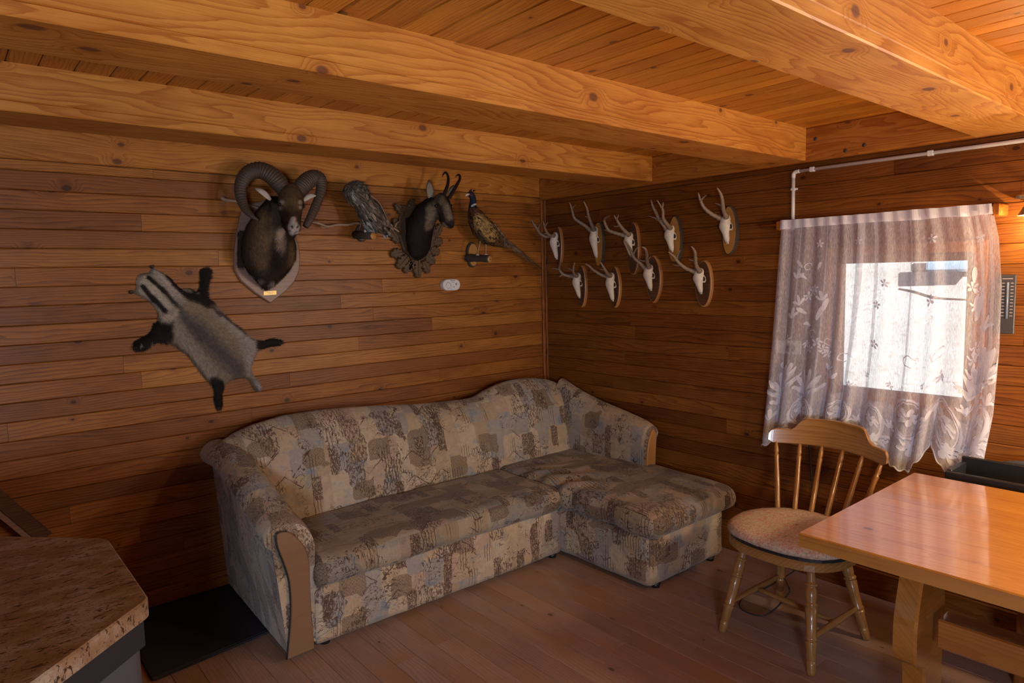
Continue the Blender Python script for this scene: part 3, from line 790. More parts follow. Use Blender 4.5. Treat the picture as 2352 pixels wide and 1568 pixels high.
MB().prism(pp, .0, .012, ((0, -1.045, 0), (1, 0, 0), (0, 0, 1), (0, -1, 0)), .003).build('arm_panel', M['panel_lit'], sofa, label='lit orange-brown wooden front of the low right arm')
# left arm
st = []
for y in np.linspace(-.945, -.05, 60):
    t = (y+.945)/.825
    H = interp(y, [-.945, -.93, -.90, -.80, -.70, -.52, -.35, -.20, -.12], [.590, .605, .615, .638, .670, .735, .785, .815, .80])
    f = (H-.02); wr = .005*nz(y*1.0, 2, 38)
    o0 = -.02*(1-t)
    pr = [(-2.245, .05), (-2.245, .28), (-2.247, .40), (-2.242, .02+.74*f), (-2.243, .02+.80*f), (-2.254, .02+.87*f), (-2.278, .02+.94*f), (-2.312, .02+.985*f), (-2.355, .02+1.0*f), (-2.400, .02+.995*f),
          (-2.435, .02+.965*f), (-2.455, .02+.92*f), (-2.450, .02+.87*f), (-2.428, .02+.835*f), (-2.420, .02+.75*f), (-2.405, .02+.45*f), (-2.383, .03)]
    w = 1.0
    pts = []
    for k, (x, z) in enumerate(pr):
        xx = x
        if k >= 12: xx = x + (.035*t if k > 12 else .02*t)
        elif k >= 8: xx = x+.012*t
        pts.append((xx+(wr if 3 < k < 12 else 0), y, z+(wr*.6 if 3 < k < 12 else 0)))
    st.append([tuple(p) for p in catmull([np.array(p) for p in pts], 3)])
la = sweep_profile(st, 'arm', uvo=(4, 1.7)).build('arm', M['fabric'], sofa)
def ap(L): return [tuple(P(a, b, 1, -.958)[[0, 2]]) for a, b in L]
PL = [(635.5, 1229), (638, 1252), (646, 1275), (655, 1298), (666, 1337), (670, 1394), (667, 1450), (661, 1514)]
PR = [(723, 1488), (716, 1417), (712, 1337), (711, 1298), (704, 1266), (694, 1249), (682, 1235), (661, 1221), (644, 1222)]
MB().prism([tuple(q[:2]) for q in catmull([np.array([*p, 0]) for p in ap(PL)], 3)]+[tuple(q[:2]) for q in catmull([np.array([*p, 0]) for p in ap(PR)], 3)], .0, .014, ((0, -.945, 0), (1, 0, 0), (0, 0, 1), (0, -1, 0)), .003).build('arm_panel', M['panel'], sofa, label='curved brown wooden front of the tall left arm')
pc = [np.array([x-.004, -.955, z]) for x, z in ap([(661, 1221), (644, 1222)])+ap(PL)]
MB().tube(catmull(pc, 4), .0035, 6).build('piping', M['black'], sofa, label='dark piping beside the arm front')
# feet
for fx, fy in ((-.70, -1.55), (-.22, -1.55), (-.83, -.92), (-2.2, -.9), (-2.2, -.15), (-.2, -.15)):
    MB().lathe((fx, fy, 0), (0, 0, 1), [(0, .022), (.024, .026)], 12).build('foot', M['black'], sofa)

# ------------------------------------------------------------------ dining table with trestle ends
tb = thing('dining_table', (-.87, -3.45, 0), 'heavy varnished pine dining table reflecting the window', 'table')
TX0, TX1, TY0, TY1, TZ = -1.352, -.400, -2.635, -4.30, .762
nb_ = 7
for i in range(nb_):
    a = TX0+(TX1-TX0)*i/nb_; b = TX0+(TX1-TX0)*(i+1)/nb_
    poly = [(a+.0003, TZ-.045), (a+.0003, TZ-(.004 if i == 0 else .0005)), (a+(.004 if i == 0 else .0005), TZ), (b-(.004 if i == nb_-1 else .0005), TZ), (b-.0003, TZ-(.004 if i == nb_-1 else .0005)), (b-.0003, TZ-.045)]
    o = bar(poly, 1, TY1, TY0).build('tabletop_board', M['table'], tb); o.color = (*[random.uniform(.9, 1.05)]*3, 1)
for yy in (-2.835, -4.05):
    prof = [(-.99, .717), (-.76, .717), (-.77, .60), (-.76, .48), (-.75, .38), (-.76, .25), (-.76, .18), (-.75, .10), (-.66, .055), (-.60, .0), (-1.10, .0), (-1.04, .055), (-.93, .09), (-.93, .22), (-.955, .245), (-1.005, .28), (-1.020, .35), (-1.015, .43), (-.99, .52), (-.965, .60)]
    prof = [tuple(p[:2]) for p in [np.array(q) for q in prof]]
    dense = catmull([np.array([p[0], p[1], 0]) for p in prof[2:]], 4)
    pl_ = [prof[0], prof[1]]+[(p[0], p[1]) for p in dense]
    o = MB().prism(pl_, -.036, .036, ((0, yy, 0), (1, 0, 0), (0, 0, 1), (0, -1, 0)), .008).build('trestle_end', M['table'], tb); o.color = (.85, .82, .8, 1)
o = MB().box(-.925, -.835, -4.02, -2.90, .325, .425, .005, 1).build('stretcher', M['table'], tb); o.color = (.75, .62, .55, 1)
o = MB().box(-1.20, -.55, -2.92, -2.82, .690, .717, .004, 0).build('top_batten', M['table'], tb); o.color = (.6, .5, .45, 1)

# ------------------------------------------------------------------ chair
ch = thing('dining_chair', (-.60, -2.25, 0), 'turned wooden spindle-back chair with a floral seat pad', 'chair')
SZ = .425
def seat_poly(n=44, grow=0.0):
    pts = []
    for i in range(n):
        a = 2*PI*i/n; c, s = math.cos(a), math.sin(a)
        # superellipse; front (toward -x) wider
        q = 2.6; r = (abs(c)**q+abs(s)**q)**(-1/q)
        x = c*r; y = s*r
        w_ = .262-.045*max(0, x)
        pts.append((-.605+x*(.235+grow), -2.235+y*(w_+grow)))
    return pts
MB().prism(seat_poly(), SZ-.036, SZ, ((0, 0, 0), (1, 0, 0), (0, 1, 0), (0, 0, 1)), .010, smooth=False).build('seat', M['chair'], ch)
# seat pad
sp = [(x, y) for x, y in seat_poly(40, .012)]
mb = MB(); rings = [(.93, SZ+.012), (1.0, SZ+.018), (1.015, SZ+.028), (1.0, SZ+.040), (.93, SZ+.052), (.75, SZ+.058), (.5, SZ+.060), (.25, SZ+.060), (.02, SZ+.059)]
cx, cy = -.60, -2.235; vs = []
for s_, z in rings:
    for (x, y) in sp: vs.append((cx+(x-cx)*s_+.012, cy+(y-cy)*s_, z+.004*nz(x*s_, y*s_, 12)))
m = len(sp); fs = [[i*m+k, i*m+(k+1) % m, (i+1)*m+(k+1) % m, (i+1)*m+k] for i in range(len(rings)-1) for k in range(m)]
mb.add(vs, fs, None, None, True); mb.f.append(list(range(m))[::-1]); mb.uv.append(None); mb.sm.append(False)
mb.build('seat_pad_top', M['cushion'], ch, label='thin cushion with small red and beige flowers')
MB().prism([(cx+.012+(x-cx)*.97, cy+(y-cy)*.97) for x, y in sp], SZ+.001, SZ+.016, ((0, 0, 0), (1, 0, 0), (0, 1, 0), (0, 0, 1)), .004).build('seat_pad_base', M['black'], ch, label='black non-slip underside of the cushion')
def turned(p0, p1, prof, name, mat='chair', seg=16, parent=ch):
    p0 = np.array(p0, float); p1 = np.array(p1, float)
    mb = MB(); mb.tube([p0+(p1-p0)*t for t, r in prof], [r for t, r in prof], seg, True, up=(1, .2, 0))
    return mb.build(name, M[mat], parent)
def legprof():
    base = [(0, .013), (.02, .0165), (.10, .0185), (.125, .0185), (.13, .0165), (.137, .0165), (.142, .019), (.26, .0195), (.30, .0235), (.31, .0235), (.315, .019), (.325, .019), (.33, .0235), (.345, .0235), (.36, .020),
            (.50, .022), (.62, .0245), (.632, .020), (.642, .020), (.648, .0262), (.665, .0262), (.672, .020), (.685, .0205), (.72, .0235), (.80, .0235), (.815, .019), (.828, .019), (.834, .0255), (.85, .0255), (.858, .019), (.87, .0185), (.94, .0155), (1.0, .0145)]
    return base
legs = [((-.842, -2.03, 0), (-.755, -2.085, SZ-.03)), ((-.874, -2.452, 0), (-.775, -2.395, SZ-.03)), ((-.365, -2.04, 0), (-.455, -2.10, SZ-.03)), ((-.44, -2.482, 0), (-.465, -2.375, SZ-.03))]
for a, b in legs: turned(a, b, legprof(), 'leg')
def at(l, t): a, b = legs[l]; return np.array(a)*(1-t)+np.array(b)*t
strp = [(0, .008), (.1, .010), (.3, .0125), (.5, .0145), (.7, .0125), (.9, .010), (1, .008)]
turned(at(0, .34), at(2, .34), strp, 'stretcher'); turned(at(1, .34), at(3, .34), strp, 'stretcher')
turned((at(0, .34)+at(2, .34))/2, (at(1, .34)+at(3, .34))/2, strp, 'stretcher')
# crest rail: curved board, high in the middle with shoulders
def crest_pt(s):      # s in -1..1, y falls to the right of the picture
    y = -2.215-.275*s; x = -.235-.055*s*s*1.6+.03
    return x, y
CH = [(-1, .800), (-.97, .815), (-.90, .822), (-.70, .820), (-.63, .832), (-.54, .866), (-.47, .878), (0, .882), (.47, .876), (.54, .868), (.64, .822), (.72, .808), (.90, .804), (.97, .800), (1, .785)]
CLo = [(-1, .762), (-.93, .750), (-.5, .752), (0, .754), (.5, .748), (.93, .738), (1, .750)]
st = []
for s in np.linspace(-1, 1, 61):
    x, y = crest_pt(s); zt = interp(s, *zip(*CH)); zb = interp(s, *zip(*CLo)); b = .004; th = .012
    nx = 1.0; ny = -.35*s
    def q(o, z): return (x+o*nx+(z-.80)*.16, y+o*ny*0, z)
    st.append([q(-th, zb+b), q(-th, zt-b), q(-th+b, zt), q(th-b, zt), q(th, zt-b), q(th, zb+b), q(th-b, zb), q(-th+b, zb), q(-th, zb+b)])
sw = sweep_profile(st, 'crest'); sw.sm = [False]*len(sw.sm)
sw.f = [f[::-1] for f in sw.f]; sw.uv = [u[::-1] for u in sw.uv]
sw.build('crest_rail', M['chair'], ch)
spp = [(0, .008), (.05, .0125), (.08, .0125), (.095, .0095), (.13, .0115), (.5, .0128), (.74, .0105), (.80, .0125), (.815, .0125), (.825, .009), (.86, .012), (.93, .009), (1, .0055)]
for k in range(6):
    s = -.90+1.8*k/5; x, y = crest_pt(s); zb = interp(s, *zip(*CLo))
    yb = -2.235-.170*(s/.9); xb = -.405-.035*abs(s)**2
    turned((xb, yb, SZ-.004), (x-.008, y, zb+.012), spp, 'spindle', seg=12)

# ------------------------------------------------------------------ counter
ct = thing('bar_counter', (-3.7, -1.8, 0), 'speckled brown stone counter with clipped corners over dark grey cabinet', 'counter')
poly = [(-3.092, -1.555), (-3.092, -2.035), (-3.47, -2.385), (-4.9, -2.385), (-4.9, -1.16), (-3.47, -1.16)]
def roundpoly(poly, r, n=5):
    out = []; m = len(poly)
    for i in range(m):
        p = np.array(poly[i]); a = np.array(poly[i-1])-p; b = np.array(poly[(i+1) % m])-p
        a /= np.linalg.norm(a); b /= np.linalg.norm(b)
        for k in range(n+1):
            t = k/n; q = p+a*r*(1-t)**2+b*r*t**2; out.append(tuple(q))
    return out
MB().prism(roundpoly(poly, .02), .868, .908, ((0, 0, 0), (1, 0, 0), (0, 1, 0), (0, 0, 1)), .004).build('worktop', M['granite'], ct)
ins = [(-3.105, -1.563), (-3.105, -2.027), (-3.475, -2.370), (-4.9, -2.370), (-4.9, -1.175), (-3.475, -1.175)]
MB().prism(ins, .800, .868, ((0, 0, 0), (1, 0, 0), (0, 1, 0), (0, 0, 1)), .002).build('top_rail', M['black'], ct)
ins2 = [(-3.112, -1.58), (-3.112, -2.02), (-3.48, -2.36), (-4.9, -2.36), (-4.9, -1.19), (-3.48, -1.19)]
MB().prism(roundpoly(ins2, .03), .10, .800, ((0, 0, 0), (1, 0, 0), (0, 1, 0), (0, 0, 1)), .002).build('cabinet_body', M['greycab'], ct)
ins3 = [(-3.21, -1.66), (-3.21, -1.97), (-3.54, -2.26), (-4.9, -2.26), (-4.9, -1.28), (-3.52, -1.28)]
MB().prism(ins3, .0, .10, ((0, 0, 0), (1, 0, 0), (0, 1, 0), (0, 0, 1)), .0).build('toe_kick', M['black'], ct)

# floor mat
mt = MB().prism(roundpoly([(-2.735, -.03), (-2.345, -.03), (-2.345, -.64), (-2.853, -.705), (-2.862, -.20)], .01), .0, .011, ((0, 0, 0), (1, 0, 0), (0, 1, 0), (0, 0, 1)), .003)
mt = MB().prism(roundpoly([(-2.857, -.02), (-2.30, -.02), (-2.30, -.635), (-2.857, -.705)], .01), .0, .011, ((0, 0, 0), (1, 0, 0), (0, 1, 0), (0, 0, 1)), .003)
mo = mt.build('floor_mat', M['mat'], origin=(-2.6, -.35, 0), label='dark grey rubber-backed mat on the floor beside the sofa arm', cat='mat')
for k in range(3):
    MB().box(-2.852, -2.31, -.70+.014*k, -.694+.014*k, .010, .0125, .001, 0).build('ridge', M['matedge'], mo)
for c_ in mo.children: c_.rotation_euler.z = math.atan2(.07, .557)

# sloping stair board on the far left of the back wall
sb = thing('stair_stringer', (-3.3, -.04, 0), 'dark sloping stair board against the wall above the stone counter', 'stair board')
a, b = np.array([-3.42, .965]), np.array([-3.085, .49]); d = (b-a)/np.linalg.norm(b-a); nrm = np.array([-d[1], d[0]])
if nrm[1] > 0: nrm = -nrm
q0, q1 = a, b
MB().prism([tuple(q0), tuple(q1), tuple(q1+nrm*.06), tuple(q0+nrm*.06)], .002, .03, ((0, 0, 0), (1, 0, 0), (0, 0, 1), (0, -1, 0)), .004).build('dark_board', M['darkwood'], sb)
MB().prism([tuple(q0+nrm*.06), tuple(q1+nrm*.06), tuple(q1+nrm*.082), tuple(q0+nrm*.082)], .002, .042, ((0, 0, 0), (1, 0, 0), (0, 0, 1), (0, -1, 0)), .004).build('edge_strip', M['shield'], sb, label='lighter strip along the lower edge')

# bench, box and bag behind the table
bn = thing('bench', (-.2, -3.4, 0), 'plain wooden bench along the wall behind the pine table', 'bench')
for k in range(3):
    o = MB().box(-.38+.105*k, -.28+.105*k, -4.3, -2.78, .43, .455, .004, 1).build('seat_slat', M['beam'], bn); o.color = (.7, .55, .45, 1)
for yy in (-3.02, -4.1):
    o = MB().box(-.37, -.08, yy-.03, yy+.03, 0, .43, .004, 2).build('leg', M['beam'], bn); o.color = (.6, .48, .38, 1)
o = MB().box(-.25, -.19, -4.07, -3.05, .12, .2, .004, 1).build('stretcher', M['beam'], bn); o.color = (.5, .4, .32, 1)

bx = thing('travel_bag', (-.20, -3.1, .456), 'open black bag with a stiff rim on the bench beside the curtain', 'bag')
def fbag(p, n): return n*.006*nz(p[1], p[2], 9)
lattice_box(-.33, -.14, -3.60, -2.74, .456, .72, .03, .03, fbag).build('body', M['blackfab'], bx)
mb = MB(); 
mb.box(-.345, -.325, -3.62, -2.725, .715, .775, .004, 1).box(-.15, -.13, -3.62, -2.725, .715, .80, .004, 1).box(-.325, -.15, -2.745, -2.725, .715, .78, .004, 0).box(-.325, -.075, -3.62, -3.60, .715, .80, .004, 0)
mb.build('rim', M['black'], bx, label='stiff black rim')
mb = MB(); mb.tube(catmull([(-.10, -2.80, .74), (-.12, -2.88, .79), (-.12, -2.98, .80), (-.12, -3.08, .775), (-.12, -3.18, .76)], 6), .014, 8).build('handle', M['greycab'], bx, label='grey arched handle')

cr = thing('storage_crate', (-.45, -3.35, 0), 'dark crate on the floor under the pine table', 'crate')
mb = MB(); mb.box(-.62, -.42, -3.62, -3.20, .0, .02, .004, 1).box(-.62, -.605, -3.62, -3.20, .02, .16, .003, 1).box(-.435, -.42, -3.62, -3.20, .02, .16, .003, 1).box(-.605, -.435, -3.215, -3.20, .02, .16, .003, 0).box(-.605, -.435, -3.62, -3.605, .02, .16, .003, 0)
mb.build('crate_body', M['black'], cr)
# folded paper in it
pf = MB().box(-.59, -.45, -3.58, -3.26, .0215, .10, .02, 1).build('folded_cloth', M['thermomark'], origin=(-.52, -3.4, .0215), label='pale folded cloth lying inside the dark crate', cat='cloth')

# ------------------------------------------------------------------ electrics
cd = thing('cable_conduit', (-.012, -1.89, 2.08), 'white plastic cable conduit running along and down the window wall', 'conduit')
h = .009
MB().tube([(-.012, -5.19, 2.094), (-.012, -3.2, 2.092), (-.012, -1.915, 2.092)], h, 10).build('pipe', M['conduit'], cd)
MB().tube([(-.012, -1.892, 2.070), (-.012, -1.893, 1.80)], h, 10).build('pipe', M['conduit'], cd)
MB().tube(catmull([(-.012, -1.925, 2.092), (-.012, -1.905, 2.090), (-.012, -1.894, 2.082), (-.012, -1.892, 2.062)], 5), h*1.15, 10).build('elbow', M['conduit'], cd)
for (y, z, hv) in ((-1.99, 2.092, 0), (-2.52, 2.092, 0), (-1.8925, 2.005, 1)):
    mb = MB()
    if hv: mb.box(-.022, -.0005, y-.011, y+.011, z-.007, z+.007, .003, 1).box(-.010, -.0005, y-.020, y+.011, z-.005, z+.005, .002, 1)
    else: mb.box(-.022, -.0005, y-.014, y+.014, z-.012, z+.012, .004, 1)
    mb.build('clip', M['white_plastic'], cd)
# detector
dt = thing('carbon_monoxide_alarm', (-.845, -.001, 1.55), 'white oval alarm box on the wall below the pheasant', 'alarm')
def stadium(cx, cz, hw, hh, n=10):
    out = []
    for s, c0 in ((1, cx+hw-hh), (-1, cx-hw+hh)):
        for k in range(n+1):
            a = -PI/2+PI*k/n if s > 0 else PI/2+PI*k/n
            out.append((c0+hh*math.cos(a), cz+hh*math.sin(a)))
    return out
FW = ((0, 0, 0), (1, 0, 0), (0, 0, 1), (0, -1, 0))
MB().prism(stadium(-.845, 1.55, .068, .036), .0005, .034, FW, .004).build('casing', M['white_plastic'], dt)
mb = MB(); 
def arc(cx, cz, r, a0, a1, y, n=14, t=.0012): mb.tube([(cx+r*math.cos(a0+(a1-a0)*k/n), y, cz+r*math.sin(a0+(a1-a0)*k/n)) for k in range(n+1)], t, 5)
arc(-.872, 1.548, .018, .2, PI-.2, -.0342); arc(-.872, 1.548, .018, PI+.4, 2*PI-.4, -.0342, t=.0006)
mb.build('test_button_ring', M['ink'], dt)
mb = MB()
for (x0, x1, z0, z1) in ((-.856, -.820, 1.5755, 1.5785), (-.850, -.824, 1.567, 1.569), (-.815, -.808, 1.548, 1.560), (-.852, -.850, 1.534, 1.540), (-.833, -.828, 1.533, 1.540), (-.880, -.865, 1.524, 1.526), (-.856, -.845, 1.524, 1.526), (-.895, -.890, 1.5455, 1.550), (-.855, -.850, 1.5455, 1.550)):
    mb.box(x0, x1, -.0347, -.0338, z0, z1, 0, 0)
mb.build('printed_marks', M['ink'], dt, kind='stuff')
# thermometer
th = thing('wall_thermometer', (-.001, -2.83, 1.43), 'long dark thermometer board with scale marks right of the curtain', 'thermometer')
MB().box(-.012, -.0005, -2.853, -2.783, 1.312, 1.556, .002, 2).build('board', M['thermo'], th)
MB().tube([(-.014, -2.826, 1.375), (-.014, -2.826, 1.525)], .0045, 8).build('glass_tube', M['thermotube'], th)
mb = MB()
for k in range(11):
    z = 1.385+.0135*k
    mb.box(-.0135, -.0118, -2.846, -2.836, z, z+.0028, 0, 1).box(-.0135, -.0118, -2.816, -2.806, z, z+.0028, 0, 1)
mb.box(-.0135, -.0118, -2.842, -2.806, 1.538, 1.541, 0, 1)
mb.build('scale_marks', M['thermomark'], th, kind='stuff')
# wall lamp just at the right edge
lp = thing('wall_lamp', (-.001, -2.92, 1.83), 'small metal wall lamp glowing at the right edge', 'lamp')
MB().tube([(-.001, -2.975, 1.842), (-.02, -2.975, 1.842)], .03, 16).build('mounting', M['lampmetal'], lp)
MB().tube(catmull([(-.02, -2.975, 1.842), (-.07, -2.955, 1.858), (-.095, -2.92, 1.864), (-.10, -2.862, 1.861)], 5), [.010]*16, 10).build('arm', M['lampmetal'], lp)
MB().tube([(-.10, -2.905, 1.852), (-.10, -2.908, 1.83), (-.10, -2.910, 1.79)], [.014, .018, .042], 16, False).build('shade', M['lampmetal'], lp)
MB().sphere((-.10, -2.910, 1.790), .021).build('bulb', M['bulb'], lp)
light('wall_lamp_glow', 'POINT', (-.10, -2.912, 1.750), (0, 0, 0), 3.2, (1, .68, .36))
# socket, plug and cable
so = thing('wall_socket', (-.001, -1.91, 1.19), 'white wall socket with black plug behind the curtain edge', 'socket')
c0 = P(1812, 797, 0, 0)
MB().box(-.010, -.0005, c0[1]-.07, c0[1]+.07, c0[2]-.036, c0[2]+.036, .004, 1).build('cover_plate', M['white_plastic'], so)
MB().lathe((-.010, c0[1]-.022, c0[2]-.004), (-1, 0, 0), [(0, .019), (.03, .017), (.034, .01)], 14).build('plug', M['black'], so)
cab = [(-.03, c0[1]-.022, c0[2]-.02), (-.02, -1.96, 1.05), (-.014, -1.99, .8), (-.014, -2.02, .5), (-.02, -2.04, .30), (-.10, -2.02, .10), (-.30, -1.96, .02), (-.50, -1.93, .012), (-.62, -1.99, .015), (-.60, -2.10, .02), (-.46, -2.13, .08), (-.40, -2.10, .10), (-.40, -2.0, .24), (-.47, -1.97, .34)]
MB().tube(catmull(cab, 8), .0032, 6).build('power_cable', M['cable'], origin=(-.3, -2.0, .0), label='thin black cable hanging from the socket and looping under the chair', cat='cable')

# ------------------------------------------------------------------ curtain
cu = thing('lace_curtain', (-.09, -2.31, 1.83), 'sheer white lace curtain with scalloped hem over the window', 'curtain')
LB = [(-1.880, 0), (-1.868, .15), (-1.845, .5), (-1.815, .85), (-1.800, 1)]; RB = [(-2.785, 0), (-2.812, .12), (-2.828, .30), (-2.828, .55), (-2.815, .8), (-2.785, 1)]
HEM = [(0, .672), (.04, .70), (.10, .765), (.18, .81), (.28, .805), (.38, .815), (.46, .835), (.52, .80), (.565, .755), (.62, .715), (.66, .690), (.70, .672), (.735, .70), (.765, .76), (.79, .825), (.82, .80), (.86, .715), (.895, .672), (.92, .705), (.945, .76), (.965, .795), (1, .775)]
ZT = 1.832
def cur(s, t, off=0.0):
    """s across 0..1, t from rod (0) to hem (1)"""
    zh = interp(s, *zip(*HEM)); zh += .006*math.sin(s*230); z = ZT-(ZT-zh)*t
    L = interp(t, [q[1] for q in LB], [q[0] for q in LB]); R = interp(t, [q[1] for q in RB], [q[0] for q in RB])
    y = L+(R-L)*s
    a = .004+.021*t
    ph = s*2*PI*9.5+.9*math.sin(s*17)+.5*t
    x = -.100-a*math.sin(ph)-.012*(1-t)*0-.004*math.sin(s*95)*(1-.6*t)
    y += .008*math.cos(ph)*t
    return (x-off, y, z)
mb = MB(); NS, NTt = 260, 60
vs = [cur(i/NS, j/NTt) for i in range(NS+1) for j in range(NTt+1)]
fs = [[i*(NTt+1)+j, i*(NTt+1)+j+1, (i+1)*(NTt+1)+j+1, (i+1)*(NTt+1)+j] for i in range(NS) for j in range(NTt)]
mb.add(vs, fs, None, None, True).build('net', M['net'], cu)
for (sa, sb, w0, w1, off) in ((.435, .385, .030, .040, .010), (.500, .495, .016, .022, .012), (.262, .245, .007, .009, .008), (.660, .648, .008, .012, .008), (.12, .10, .008, .012, .008), (.07, .05, .01, .016, .012), (.93, .95, .012, .018, .01), (.97, .975, .012, .012, .012)):
    mp_ = MB(); n = 50
    vs = []
    for j in range(n+1):
        t = j/n; sc_ = sa+(sb-sa)*t; hw_ = (w0+(w1-w0)*t)/2
        for q in (-1, -.5, 0, .5, 1): vs.append(cur(min(.999, max(.001, sc_+q*hw_)), t, .002+off*.15))
    mp_.add(vs, [[j*5+k, j*5+k+1, j*5+k+6, j*5+k+5] for j in range(n) for k in range(4)], None, None, True).build('pleat', M['net'], cu)
def invert(px, py):
    p = P(px, py, 0, -.10); y, z = p[1], p[2]; s = .5
    t = .5
    for _ in range(12):
        L = interp(t, [q[1] for q in LB], [q[0] for q in LB]); R = interp(t, [q[1] for q in RB], [q[0] for q in RB])
        s = (y-L)/(R-L); zh = interp(s, *zip(*HEM)); t = (ZT-z)/(ZT-zh)
    return s, t
mb = MB(); WY, WZ = .96, 1.05
def motif(poly, c, sc=1.0, off=.0035):
    """poly in metres (right, up) around curtain point c=(s,t), filled fan"""
    vs = [cur(min(.999, max(.001, c[0]+x*sc/WY)), min(1, max(0.0, c[1]-y*sc/WZ)), off) for x, y in poly]
    cxy = np.mean(poly, 0); cv = cur(min(.999, max(.001, c[0]+cxy[0]*sc/WY)), min(1, max(0, c[1]-cxy[1]*sc/WZ)), off)
    n = len(vs); mb.add(vs+[cv], [[i, (i+1) % n, n] for i in range(n)], None, None, True)
def petal(L, W, a, x0=0, y0=0, n=12):
    out = []
    for k in range(n):
        q = 2*PI*k/n; u = L*(.5-.5*math.cos(q)); v = W*.5*math.sin(q)*(1-.25*math.cos(q))
        out.append((x0+u*math.cos(a)-v*math.sin(a), y0+u*math.sin(a)+v*math.cos(a)))
    return out
def flower(c, r, n=5, a0=.3, w=.55):
    for k in range(n): motif(petal(r, r*w, a0+2*PI*k/n, r*.18*math.cos(a0+2*PI*k/n), r*.18*math.sin(a0+2*PI*k/n)), c)
    motif([(r*.14*math.cos(q), r*.14*math.sin(q)) for q in np.linspace(0, 2*PI, 8)[:-1]], c)
def ribbon(pts, w, c, sc=1.0):
    pts = [np.array(p, float) for p in pts]
    for p, q in zip(pts, pts[1:]):
        d = q-p; d /= np.linalg.norm(d)+1e-9; n_ = np.array([-d[1], d[0]])*w/2
        motif([tuple(p+n_), tuple(q+n_), tuple(q-n_), tuple(p-n_)], c, sc)
def ring(c, rx, rz, w, a0=0, a1=2*PI, n=26):
    ribbon([(rx*math.cos(a0+(a1-a0)*k/n), rz*math.sin(a0+(a1-a0)*k/n)) for k in range(n+1)], w, c)
# small blossoms of the upper row
for (px, py) in ((1885, 560), (1973, 553), (2143, 548), (2252, 545), (2015, 700), (2035, 650)): flower(invert(px, py), .017)
for (px, py) in ((1868, 668), (1855, 680), (1873, 662), (2232, 660), (2250, 670), (1861, 800), (1890, 800), (1850, 790), (1880, 785), (1897, 812), (2238, 800), (2232, 825), (2245, 812), (2240, 700), (1812, 780), (2010, 790), (2140, 690), (2157, 860)):
    flower(invert(px, py), .020, w=.5)
# curling tendrils and leaves
for (px, py, a, L) in ((1845, 615, 2.2, .05), (1852, 640, 2.4, .05), (1880, 620, 1.2, .045), (1850, 720, 2.4, .06), (1878, 735, 1.25, .075), (1890, 715, 1.3, .07), (1862, 750, 2.6, .05), (2238, 740, 1.35, .10), (2246, 730, 1.7, .09), (2236, 650, 1.5, .06),
                       (1800, 850, 2.0, .06), (1790, 880, 1.2, .07), (1812, 860, 1.3, .06)):
    motif(petal(L, L*.30, a), invert(px, py))
for (px, py, r) in ((1856, 612, .016), (1868, 765, .018), (1900, 785, .016), (1936, 820, .02), (2090, 830, .022), (2155, 810, .02)): ring(invert(px, py), r, r, .004, .4, 5.2, 14)
# leafy sprays
for (px, py) in ((1850, 905), (1795, 905), (2245, 905), (2262, 870)):
    c = invert(px, py)
    for a, L in ((.75, .12), (1.1, .14), (1.4, .15), (1.75, .14), (2.05, .13), (2.4, .10)):
        motif(petal(L, .020, a, 0, -.01), c)
    ribbon([(0, -.06), (0, .1)], .004, c)
for (px, py, a) in ((1832, 640, 1.3), (1838, 700, 1.8), (1822, 730, 1.5), (1892, 690, 1.9), (1900, 850, 1.2), (1915, 870, 1.9), (2262, 760, 1.3), (2268, 820, 1.8), (2228, 870, 1.5), (1780, 930, 1.4), (1772, 960, 1.7), (2270, 930, 1.5)):
    c = invert(px, py); motif(petal(.055, .014, a), c); motif(petal(.04, .012, a+.7), c); motif(petal(.04, .012, a-.7), c)
for (px, py) in ((1955, 880), (2040, 885), (2120, 888), (2200, 890), (1990, 860), (2160, 868)): flower(invert(px, py), .013)
# big ovals with flowers
OV = [(1838, 942, .060, .072), (1925, 950, .056, .070), (2005, 965, .035, .075), (2085, 962, .052, .080), (2172, 970, .050, .085), (2245, 975, .035, .08)]
for (px, py, rx, rz) in OV:
    c = invert(px, py); ring(c, rx, rz, .009); ring(c, rx*.82, rz*.84, .004)
    for k in range(7):
        a = .4+2*PI*k/7; motif(petal(rx*.62, rx*.34, a, rx*.10*math.cos(a), rx*.10*math.sin(a)+rz*.1), c)
# flowers and crescent leaves in the pointed scallops
for (px, py) in ((2087, 1030), (2172, 1035), (2005, 1010), (2240, 1020)):
    c = invert(px, py)
    for k in range(6): motif(petal(.042, .018, .3+2*PI*k/6), c)
    for s_ in (-1, 1):
        for L, yy in ((.055, .035), (.05, .015)): motif(petal(L, .014, PI/2-s_*1.1, s_*.012, yy), c)
for (px, py) in ((1795, 985), (1880, 968), (1965, 968), (2040, 985), (2130, 960), (2215, 955)): 
    c = invert(px, py)
    for a in (.3, 1.0, 1.6, 2.2, 2.9): motif(petal(.035, .012, a), c)
mb.build('lace_pattern', M['lace'], cu, label='woven flowers, leaves and ovals', kind='stuff')
